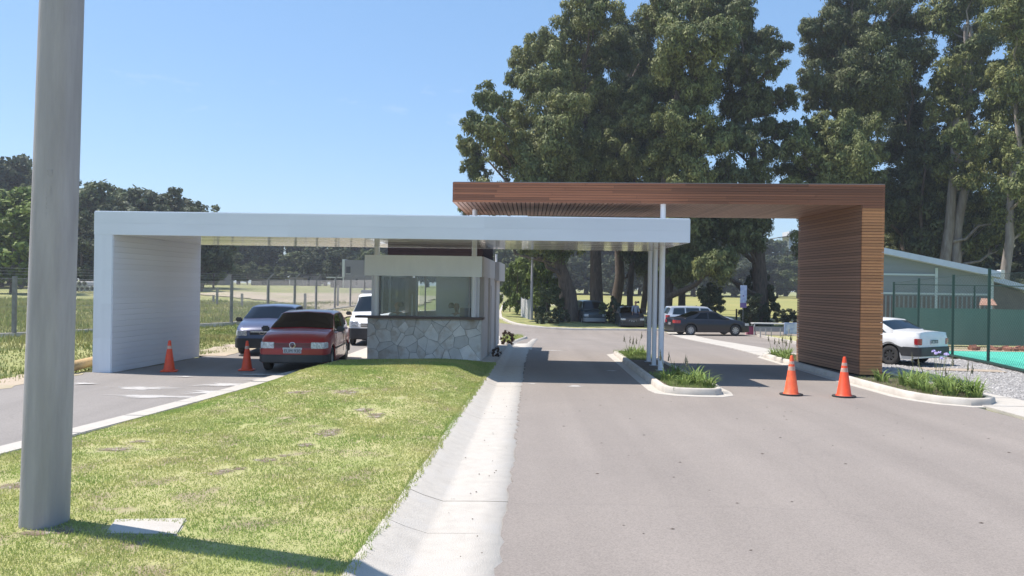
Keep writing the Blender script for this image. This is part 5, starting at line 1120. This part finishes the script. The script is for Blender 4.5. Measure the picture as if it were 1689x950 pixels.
for i, (x, y, n, L, s) in enumerate(((8.5, 17.6, 60, .5, 0), (8.85, 17.9, 60, .5, 1), (9.1, 17.3, 60, .5, 1), (8.45, 17.0, 50, .45, 0), (8.8, 16.6, 70, .52, 1), (9.15, 16.5, 60, .5, 2), (8.65, 16.1, 60, .45, 0), (9.05, 15.95, 70, .5, 0), (9.2, 18.3, 50, .5, 1), (8.3, 18.3, 40, .42, 0), (8.9, 15.7, 50, .42, 0), (8.35, 16.4, 40, .4, 0))):
    strap_clump('green strap-leaved clump in the bed at the foot of the timber wall front', x, y, .12, n, L, .14, s, group='clumps in the bed before the timber wall', sh=.7)
strap_clump('strap-leaved clump with lilac flower heads beside the gravel', 9.6, 18.4, .02, 20, .4, .12, 6, 'lilac', sh=.95)
for i, (x, y, n, s) in enumerate(((8.05, 24.4, 44, 3), (8.4, 24.9, 44, 3), (8.15, 25.4, 40, 2), (8.6, 25.7, 30, 2), (8.0, 23.8, 24, 0))): strap_clump('strap-leaved clump in the bed behind the timber wall', x, y, tz(x, y) + .1, n, .45, .13, s, group='clumps behind the timber wall', sh=.75)
X = rng.uniform(3.15, 4.2, 9000); Y = np.where(rng.random(9000) < .5, rng.uniform(16.35, 19.3, 9000), rng.uniform(23, 26.1, 9000))
k = (X > 3.25) & (X < 4.15); blades('island_grass', X[k], Y[k], T(X[k], Y[k]) + .09, rng.uniform(.04, .13, k.sum()), .012, M['strap_leaf'], .8, 'fresh green grass filling both ends of the traffic island', 'grass')
X = rng.uniform(7.98, 9.22, 8000); Y = rng.uniform(15.5, 26, 8000); k = ((Y < 19.2) | (X < 8.02) | (Y > 23.5)) & ((X - 8.6)**2 / .6**2 + (Y - 16.2)**2 / .75**2 < 1) | ((Y > 16.2) & ((Y < 19.2) | (Y > 23.5)))
blades('bed_grass', X[k], Y[k], T(X[k], Y[k]) + .09, rng.uniform(.03, .10, k.sum()), .012, M['strap_leaf'], .8, 'thin grass between the plants in the bed round the timber wall', 'grass')

# ------------------------------------------------------------------ fences
def wire_mesh(name, P, Q, z0f, h, parent, m, step=.07, r=.0022):
    P, Q = Vector(P), Vector(Q); L = (Q - P).length; d = (Q - P) / L; V = []; F = []; nrm = Vector((-d.y, d.x, 0))
    for sg in (1, -1):
        for s in np.arange(-h, L, step):
            a, b = (s, s + h) if sg > 0 else (s + h, s); za, zb_ = 0.0, h
            if a < 0: za = (0 - a) / (b - a) * h; a = 0
            if b < 0: zb_ = h - (0 - b) / (a - b) * h; b = 0
            if a > L: za = (a - L) / (a - b) * h; a = L
            if b > L: zb_ = h - (b - L) / (b - a) * h; b = L
            if abs(a - b) < 1e-3: continue
            A = P + d * a; B = P + d * b; A = Vector((A.x, A.y, z0f(A.x, A.y) + za)); B = Vector((B.x, B.y, z0f(B.x, B.y) + zb_)); k = len(V); w = nrm * r; u = Vector((0, 0, 1)) * r
            V += [A + w, A - w - u, A - w + u, B + w, B - w - u, B - w + u]; F += [(k, k+1, k+4, k+3), (k+1, k+2, k+5, k+4), (k+2, k, k+3, k+5)]
    o = mesh_np(name, [tuple(v) for v in V], F, M[m], parent, True); return tag(o, kind='stuff')
fl = thing('chain_link_fence', 'chain link fence with grey concrete posts and cranked tops along the left field', 'fence', (-13, 37.7, tz(-13, 37.7)))
fp = [(-24, 17.5), (-17, 28), (-12.9, 37.7), (-12.5, 42), (-12.2, 46), (-12.0, 50.2), (-11.8, 54.6), (-11.6, 58.8), (-11.4, 63.2), (-11.2, 67.5)]
for i, (x, y) in enumerate(fp):
    g = tz(x, y); m = MB(); m.box(x - .06, x + .06, y - .06, y + .06, g - .1, g + 2.05)
    m.hexa([(x - .05, y - .05, g + 2.05), (x + .05, y - .05, g + 2.05), (x + .05, y + .05, g + 2.05), (x - .05, y + .05, g + 2.05), (x + .23, y - .04, g + 2.34), (x + .31, y - .04, g + 2.32), (x + .31, y + .04, g + 2.32), (x + .23, y + .04, g + 2.34)]) if i > 2 else None
    m.build('post', M['post_concrete'], fl, True, bevel=.008)
for (a, b) in zip(fp[:-1], fp[1:]):
    wire_mesh('wire_mesh', a + (0,), b + (0,), lambda x, y: tz(x, y) + .12, 1.85, fl, 'galv', .09, .0028)
    m = MB()
    for hh_, q in ((.12, .006), (1.0, .004), (1.97, .006)): m.tube([(a[0], a[1], tz(*a) + hh_), (b[0], b[1], tz(*b) + hh_)], q, 4)
    for k, hh_ in enumerate((2.12, 2.22, 2.32)): m.tube([(a[0] + .08*k + .05, a[1], tz(*a) + hh_), (b[0] + .08*k + .05, b[1], tz(*b) + hh_)], .0035, 4)
    m.build('wire', M['galv'], fl, True)
    L_ = math.dist(a, b); m = MB(); nx_, ny_ = -(b[1]-a[1]) / L_ * .09, (b[0]-a[0]) / L_ * .09
    m.prism([(a[0]-nx_, a[1]-ny_), (b[0]-nx_, b[1]-ny_), (b[0]+nx_, b[1]+ny_), (a[0]+nx_, a[1]+ny_)], lambda x, y: tz(x, y) - .1, lambda x, y: tz(x, y) + .11); m.build('kerb', M['kerb'], fl, True)
for i, (px, py, top) in enumerate(((358, 503, 474), (399, 505, 484), (503, 512, 484), (352, 500, 493), (557, 505, 470))):
    x, y = G(px, py, .5); g = tz(x, y); m = MB(); h = max(.6, HT(px, top, y) - g); m.box(x - .07, x + .07, y - .06, y + .06, g - .1, g + h); o = m.build('field_post', M['post_concrete'], bevel=.01)
    tag(o, 'short grey concrete post standing alone in the field beyond the left fence', 'post', 'lone posts in the left field')
# tennis court
ct = link(bpy.data.objects.new('tennis_court_fence', None)); ct.location = (15.8, 34, tz(15.8, 34)); tag(ct, 'dark green court fence with tall posts, wire mesh and green windscreen', 'fence')
cp = [(12.6, 16.5), (13.4, 20.5), (14.16, 24.3), (14.55, 27.0), (15.2, 30.6), (15.85, 34.0)]; cq = [(15.85, 34.0), (19.2, 34.0), (22.6, 34.0), (26, 34), (29.5, 34)]
strip('tennis_court', [(16, 12.55), (20.5, 13.45), (31.6, 15.4)], [(16, 34), (31.6, 34)], 16, 31.6, .8, .03, M['court'], 10)
strip('bare_earth', [(31.6, 15.5), (37, 16.5)], [(31.6, 34), (37, 34)], 31.6, 37, .6, .02, M['dirt'], 10)
m = MB()
for a, b in zip(cp[:-1], cp[1:]): m.tube([(a[0] - .02, a[1], tz(*a) + .08), (b[0] - .02, b[1], tz(*b) + .08)], .05, 6)
m.build('base_rail', M['fence_green'], ct, True)
for lst, hh_ in ((cp, 2.75), (cq, 2.65)):
    for i, (x, y) in enumerate(lst):
        if lst is cq and i == 0: continue
        g = tz(x, y); m = MB(); m.tube([(x, y, g - .1), (x, y, g + (hh_ + .12 if i == 2 else hh_))], .045 if lst is cp else .035, 10); m.build('post', M['fence_green'], ct, True, smooth=60)
    for a, b in zip(lst[:-1], lst[1:]):
        wire_mesh('wire_mesh', a + (0,), b + (0,), lambda x, y: tz(x, y) + .05, hh_ - .1, ct, 'fence_green', .12, .0022)
        m = MB(); m.tube([(*a, tz(*a) + hh_ - (.05 if lst is cp else 0)), (*b, tz(*b) + hh_ - (.05 if lst is cp else 0))], .022 if lst is cq else .006, 6); m.build('top_rail' if lst is cq else 'top_wire', M['fence_green'], ct, True)
for a, b in zip(cq[:-1], cq[1:]):
    m = MB(); z0 = tz(20, 34) + .18; V = []; F = []
    nx_ = 12
    for i in range(nx_ + 1):
        t_ = i / nx_; x = a[0] + (b[0]-a[0]) * t_; V += [(x, 33.93 + .02 * math.sin(t_ * 9 + a[0]), z0), (x, 33.93 + .012 * math.sin(t_ * 12), z0 + 1.52 - .02 * math.sin(math.pi * t_))]
    F = [(2*i, 2*i+2, 2*i+3, 2*i+1) for i in range(nx_)]; m.add(V, F); m.build('windscreen', M['windscreen'], ct, True, smooth=60)
# court building
bl = thing('court_building', 'long grey-green building with pale sloping roof behind the tennis court', 'building', (20, 44, tz(20, 44)))
bz = 44.0
def bp(px, py): return (((px - 844.5) + RO*(py-475)) / FPX * bz, HT(px, py, bz))
x0, z0_ = bp(1442, 408); x1, z1_ = bp(1452, 410); x2, z2_ = bp(1634, 449)
ga = tz(20, 44) - .2
m = MB(); V = [(x0, ga), (x2, ga), (x2, z2_ - .2), (x0, z0_ - .25)]
m.add([(x, bz, z) for x, z in V] + [(x, bz + 9, z) for x, z in V], [(0,1,2,3), (4,7,6,5), (0,4,5,1), (1,5,6,2), (2,6,7,3), (3,7,4,0)]); m.build('wall', M['wall_greygreen'], bl, True)
m = MB(); e = .35
m.hexa([(x0 - .3, bz - .5, z0_ - .22), (x2 + .25, bz - .5, z2_ - .30), (x2 + .25, bz + 9.5, z2_ - .30), (x0 - .3, bz + 9.5, z0_ - .22), (x0 - .3, bz - .5, z0_ + .08), (x2 + .25, bz - .5, z2_ + .03), (x2 + .25, bz + 9.5, z2_ + .03), (x0 - .3, bz + 9.5, z0_ + .08)]); rf = m.build('roof', M['roof_pale'], bl, True)
m = MB(); m.box(x2 + .26, x2 + .45, bz - .5, bz - .1, z2_ - .36, z2_ + .12); m.build('gutter_end', M['house_white'], bl, True)
x3, z3_ = bp(1640, 452); x4, z4_ = bp(1740, 480)
m = MB(); m.hexa([(x3, bz + 1.2, z3_ - .2), (x4, bz + 1.2, z4_ - .2), (x4, bz + 9, z4_ - .2), (x3, bz + 9, z3_ - .2), (x3, bz + 1.2, z3_ + .1), (x4, bz + 1.2, z4_ + .1), (x4, bz + 9, z4_ + .1), (x3, bz + 9, z3_ + .1)]); m.build('roof', M['roof_pale'], bl, True)
m = MB(); V = [(x2 + .01, ga), (x4 - .5, ga), (x4 - .5, z4_ - .15), (x2 + .01, z3_ - .2)]; m.add([(x, bz + 1.6, z) for x, z in V] + [(x, bz + 8.5, z) for x, z in V], [(0,1,2,3), (4,7,6,5), (0,4,5,1), (1,5,6,2), (2,6,7,3), (3,7,4,0)]); m.build('annex_wall', M['wall_brown'], bl, True)
for (pa, pb, yy) in ((1442, 1544, 452), (1442, 1636, 483)):
    a, za = bp(pa, yy); b, zb_ = bp(pb, yy); m = MB(); m.box(a, b, bz - .05, bz - .001, za - .05, za + .05); m.build('trim', M['trim_pale'], bl, True)
for px in (1544, 1636):
    a, za = bp(px, 442 if px == 1544 else 456); m = MB(); m.box(a - .07, a + .07, bz - .06, bz - .0011, ga, za); m.build('trim', M['trim_pale'], bl, True)
a, za = bp(1442, 485); b, zb_ = bp(1634, 520); m = MB(); m.box(a, b, bz - .03, bz - .0012, zb_ - 1, za - .06); pl = m.build('lower_wall', M['wall_brown'], bl, True)
for k in range(26):
    m = MB(); xx = a + (b - a) * (k + .5) / 26; m.box(xx - .04, xx + .04, bz - .055, bz - .031, zb_ - 1, za - .07); m.build('batten', M['wall_greygreen'], pl, True)
a, za = bp(1680, 475); m = MB(); m.box(a - .05, a + .05, bz - 1, bz - .9, ga, za); m.build('porch_post', M['cut_wood'], bl, True)
t = thing('rusty_sheet', 'slanted pinkish rusty metal sheet standing above the green windscreen', 'sheet', (22, 38, tz(22, 38)))
m = MB(); zz = 38.0; q = [(((px - 844.5)) / FPX * zz - 22, HT(px, py, zz) - tz(22, 38)) for px, py in ((1611, 503), (1641, 503), (1648, 493), (1629, 492))]
m.add([(q[0][0], -.2, q[0][1]), (q[1][0], -.2, q[1][1]), (q[2][0], .5, q[2][1]), (q[3][0], .5, q[3][1])] + [(q[0][0], -.2, q[0][1] - .03), (q[1][0], -.2, q[1][1] - .03), (q[2][0], .5, q[2][1] - .03), (q[3][0], .5, q[3][1] - .03)], [(0,1,2,3), (4,7,6,5), (0,4,5,1), (1,5,6,2), (2,6,7,3), (3,7,4,0)]); m.build('panel', M['rusty'], t)
m = MB(); [m.box(xx - .03, xx + .03, -.1, -.04, 0, q[0][1] + .05) for xx in (q[0][0] + .15, q[1][0] - .1)]; m.build('leg', M['post_concrete'], t)
t = thing('shed', 'small shed with a tan sloping roof peeping out right of the timber wall', 'shed', (13.9, 33, tz(13.9, 33)), .1)
m = MB(); m.box(-1, 1, 0, 1.2, 0, 1.05); m.build('wall', M['wall_brown'], t); m = MB(); m.hexa([(-1.3, -.3, 1.02), (1.15, -.3, 1.02), (.9, 1.4, 1.3), (-1.3, 1.4, 1.3), (-1.3, -.3, 1.10), (1.15, -.3, 1.10), (.9, 1.4, 1.38), (-1.3, 1.4, 1.38)]); m.build('roof', M['cut_wood'], t)
for k in range(60):
    x = random.uniform(18.2, 25); y = random.uniform(32.2, 33.4); s = random.uniform(.07, .16); m = MB(); m.box(-s*1.3, s*1.3, -s*.7, s*.7, 0, s*1.1); o = m.build('brick', M['brick_red'], bevel=.01); o.location = (x, y, tz(x, y) + .02); o.rotation_euler = (random.uniform(-.3, .3), random.uniform(-.3, .3), random.uniform(0, 3)); tag(o, 'broken reddish brick lying in the rubble row under the windscreen', 'brick', 'loose bricks behind the court')
t = thing('manhole_lid', 'tan plywood sheet lying on gravel behind the white saloon', 'board', (12.3, 22.3, .015), -.2); m = MB(); m.box(-1.0, 1.0, -.35, .35, 0, .02); m.build('sheet', M['plywood'], t); t.name = 'plywood_sheet'

# ------------------------------------------------------------------ far road side: banner, bin, tables, posts, lamp poles
x, y = G(1225, 545, -.58); gz = tz(x, y); t = thing('banner', 'tall narrow blue and white banner on a thin pole before the field', 'banner', (x, y, gz + .1)); zt, zb_ = HT(1225, 473, y) - gz, HT(1225, 510, y) - gz
m = MB(); m.tube([(.0, 0, -.1), (0, 0, zt + .05)], .02, 8); m.build('pole', M['galv'], t)
hs = (zt - zb_); m = MB(); m.box(-.22, .22, -.06, -.045, zb_ + hs*.22, zt); m.build('cloth', M['banner_blue'], t); m = MB(); m.box(-.22, .22, -.061, -.046, zb_, zb_ + hs*.22 - .002); m.build('cloth_hem', M['banner_plum'], t)
m = MB(); m.box(-.05, .04, -.068, -.062, zb_ + hs*.50, zb_ + hs*.56); m.build('emblem', M['banner_plum'], t)
x, y = G(1239, 552, -.6); t = thing('waste_bin', 'magenta waste bin with lid standing at the nose of the black saloon', 'bin', (x, y, tz(x, y))); m = MB(); m.prism([(-.22, -.2), (.22, -.2), (.24, .2), (-.24, .2)], 0, .52); m.build('body', M['magenta'], t, bevel=.02); m = MB(); m.box(-.26, .26, -.23, .23, .521, .56); m.build('lid', M['black_plastic'], t, bevel=.01)
m = MB(); m.box(-.36, -.29, -.1, .1, 0, .46); o = m.build('pink_board', M['pink'], bevel=.01); o.location = (x - .02, y - .1, tz(x, y)); tag(o, 'pale pink upright board leaning by the magenta bin', 'board')
x, y = G(1272, 552, -.55); t = thing('trestle_table', 'long white trestle table at the far kerb right of the magenta bin', 'table', (x, y + .4, tz(x, y) + .02)); m = MB(); m.box(-1.05, 1.05, -.3, .3, .66, .72); m.build('tabletop', M['house_white'], t); m = MB(); m.box(-1.0, 1.0, -.28, -.26, .22, .50); m.build('front_panel', M['galv'], t)
for sx in (-1, 1):
    for sy in (-.25, .25): m = MB(); m.box(sx*.98 - .03, sx*.98 + .03, sy - .03, sy + .03, 0, .66); m.build('leg', M['house_white'], t)
x, y = G(1306, 553, -.5); t = thing('notice_board', 'pale blue panel on short legs beside the trestle table', 'board', (x, y, tz(x, y) + .02)); m = MB(); m.box(-.45, .45, -.03, .03, .15, .82); m.build('panel', M['banner_blue'], t, bevel=.01)
for sx in (-.38, .38): m = MB(); m.box(sx - .025, sx + .025, -.04, .04, 0, .15); m.build('leg', M['galv'], t)
for i, px in enumerate((1254, 1263, 1272, 1287, 1301)):
    x, y = G(px, 555, -.5); m = MB(); m.lathe([(0, 0), (.03, 0), (.03, .5), (0, .52)], n=8); o = m.build('bollard', M['galv'], smooth=50); o.location = (x, y, tz(x, y)); tag(o, 'thin grey bollard in the row before the trestle table', 'bollard', 'thin bollards at the far kerb')
m = MB(); P = [G(1248, 552, -.5), G(1320, 566, -.2)]; m.prism([(P[0][0], P[0][1]), (P[1][0], P[1][1]), (P[1][0] + .12, P[1][1]), (P[0][0] + .12, P[0][1])], lambda a, b: tz(a, b) - .05, lambda a, b: tz(a, b) + .11); tag(m.build('kerb', M['kerb']), kind='structure')
strip('lawn', [(P[1][1], P[1][0] + .14), (P[0][1], P[0][0] + .14)], [(P[1][1], 22), (P[0][1], 26)], P[1][1], P[0][1], .5, .06, M['lawn_soil'], 6)
x, y = 1.45, 60.0; t = thing('lamp_pole', 'thin grey lamp pole standing on the verge at the road bend', 'pole', (x, y, tz(x, y))); m = MB(); m.tube([(0, 0, 0), (0, 0, 3.5), (.02, 0, 7.2)], [.13, .09, .06], 10); m.build('shaft', M['pole_concrete'], t, smooth=60); m = MB(); m.tube([(0, 0, 7.15), (-.9, 0, 7.35)], [.035, .03], 8); m.box(-1.3, -.85, -.09, .09, 7.30, 7.38); m.build('lamp_head', M['galv'], t)
x, y = -1.38, 66.0; t = thing('lantern_post', 'black lantern post beside the right rear corner of the booth', 'lamp', (x, y, tz(x, y))); m = MB(); m.tube([(0, 0, 0), (0, 0, 2.0)], .035, 8); m.lathe([(0, 0), (.14, 0), (.12, .1), (.04, .14)], n=10); m.build('post', M['metal_black'], t); m = MB(); m.lathe([(.05, 2.0), (.11, 2.12), (.13, 2.38), (.15, 2.4), (.03, 2.52), (0, 2.6)], n=6); m.build('lantern', M['metal_black'], t)
# pale mesh panel fence by the bend
t = thing('mesh_panel_fence', 'pale wire panel fence between the hedge and the thin lamp pole', 'fence', (.3, 62, tz(.3, 62)))
pf = [(.75, 64.5), (1.0, 62.6), (1.3, 60.9)]
for x, y in pf: m = MB(); m.box(x - .04, x + .04, y - .04, y + .04, tz(x, y) - .1, tz(x, y) + 1.7); m.build('post', M['house_white'], t, True)
for a, b in zip(pf[:-1], pf[1:]): wire_mesh('wire_mesh', a + (0,), b + (0,), lambda x, y: tz(x, y) + .1, 1.5, t, 'house_white', .08, .008)
# low fence by the verge under the trees
t = thing('post_and_rail_fence', 'thin dark rail fence between the verge and the yellow field', 'fence', (9, 63, tz(9, 63))); prev = None
for k in range(12):
    x = 1.8 + 2.2 * k; y = 62.5 + .25*math.sin(k); g = tz(x, y); m = MB(); m.box(x - .05, x + .05, y - .05, y + .05, g - .1, g + 1.25); m.build('post', M['bark'], t, True)
    if prev:
        for hh_ in (.45, .8, 1.15): m = MB(); m.tube([(prev[0], prev[1], tz(*prev) + hh_), (x, y, g + hh_)], .012, 5); m.build('rail', M['galv'], t, True)
    prev = (x, y)
# left background: grey two-storey house, low sheds, concrete pipes, yellow log
z = 136.0; x = (588 - 844.5) / FPX * z; g = tz(x, z); t = thing('grey_house', 'grey two-storey block house with a white corner strip beyond the left field', 'house', (x, z, g - .1))
m = MB(); m.box(-2.0, 4.2, 0, 7, 0, 4.75); m.build('wall', M['house_grey'], t); m = MB(); m.box(-2.4, -2.001, -.15, 7, 1.9, 4.85); m.box(-2.3, -2.1, -.1, .1, 0, 1.9); m.build('corner_strip', M['house_white'], t)
for (a, b, c_, d) in ((-1.75, -1.05, 2.5, 3.65), (-.15, .18, .5, 1.65)): m = MB(); m.box(a, b, -.03, .02, c_, d); w_ = m.build('window', M['window_dark'], t); m = MB(); m.box(a - .06, b + .06, -.05, -.031, c_ - .08, c_); m.build('sill', M['house_white'], w_)
m = MB(); m.box(-5.0, -2.41, -.2, 5, 1.72, 1.88); m.build('canopy', M['house_white'], t); m = MB(); m.box(-4.6, -2.42, 1.2, 5, 0, 1.71); m.build('porch_wall', M['window_dark'], t)
for i, (px0, px1, py0, py1, z, m_, lab) in enumerate(((478, 500, 458, 467, 150, 'house_grey', 'low grey shed left of the far grey house'), (500, 524, 455, 468, 155, 'house_grey', 'second low grey shed near the far grey house'), (415, 470, 461, 468, 150, 'wall_brown', 'long low brown wall at the foot of the distant wood'), (330, 372, 452, 466, 145, 'house_grey', 'small grey hut at the foot of the distant wood, just right of the white wall'))):
    a, b = (px0 - 844.5) / FPX * z, (px1 - 844.5) / FPX * z; g = tz(a, z); t = thing('shed', lab, 'shed', ((a+b)/2, z, g - .2)); w = (b - a)/2; h = HT(px0, py0, z) - g + .2
    m = MB(); m.box(-w, w, 0, 3, 0, h); m.build('wall', M[m_], t); m = MB(); m.box(-w - .15, w + .15, -.15, 3.15, h + .001, h + .1); m.build('roof', M['roof_dark'], t); m = MB(); m.box(-w*.4, -w*.1, -.03, -.001, 0, h*.75); m.build('door', M['window_dark'], t)
for k in range(8):
    px = 118 + (k % 5) * 8.5 + (4 if k >= 5 else 0); z = 85.0; x = (px - 844.5) / FPX * z; g = tz(x, z) + .08; r = .29; zz = g + r + (.50 if k >= 5 else 0)
    m = MB(); m.lathe([(r, 0), (r, 2.4), (r*.72, 2.4), (r*.72, 0), (r, 0)], axis='y', n=18); o = m.build('concrete_pipe', M['pipe'], smooth=50); o.location = (x, z, zz); tag(o, 'pale concrete pipe in the stack behind the field left of the white wall', 'pipe', 'stacked concrete pipes')
a, b = G(116, 617), G(158, 606); m = MB(); m.tube([(a[0] - .6, a[1] - .15, .17), (a[0], a[1], .16), (b[0], b[1] + .1, .17)], [.13, .125, .11], 12); o = m.build('log', M['cut_wood'], smooth=60); tag(o, 'yellow barkless log lying on the verge against the white wall', 'log')
# far house roof on the rise
z = 236.0; x = (1306 - 844.5) / FPX * z; t = thing('far_house', 'far pale house with grey roof on the rise left of the timber wall', 'house', (x, z, HT(1306, 393, z) - 6.6)); m = MB(); m.box(-1.0, 4, 0, 6, 0, 8.6); m.build('wall', M['house_white'], t); m = MB(); m.hexa([(-4.4, -1, 6.6), (4.2, -1, 8.0), (4.2, 7, 8.0), (-4.4, 7, 6.6), (-4.4, -1, 6.8), (4.2, -1, 8.2), (4.2, 7, 8.2), (-4.4, 7, 6.8)]); m.build('roof', M['roof_dark'], t)

# ------------------------------------------------------------------ thin volume added to lift the dark tones, standing for lens veil
m = MB(); m.box(-420, 420, -40, 460, -2.6, 46); hz = m.build('veil_volume', bpy.data.materials.new('veil_volume')); hm = hz.data.materials[0]; hm.use_nodes = True; hn = hm.node_tree.nodes; hn.remove(hn['Principled BSDF'])
pv = hn.new('ShaderNodeVolumePrincipled'); pv.inputs['Color'].default_value = (.86, .91, 1, 1); pv.inputs['Density'].default_value = VEIL_DENSITY; pv.inputs['Anisotropy'].default_value = .3
hm.node_tree.links.new(pv.outputs[0], hn['Material Output'].inputs['Volume']); tag(hz, kind='stuff')
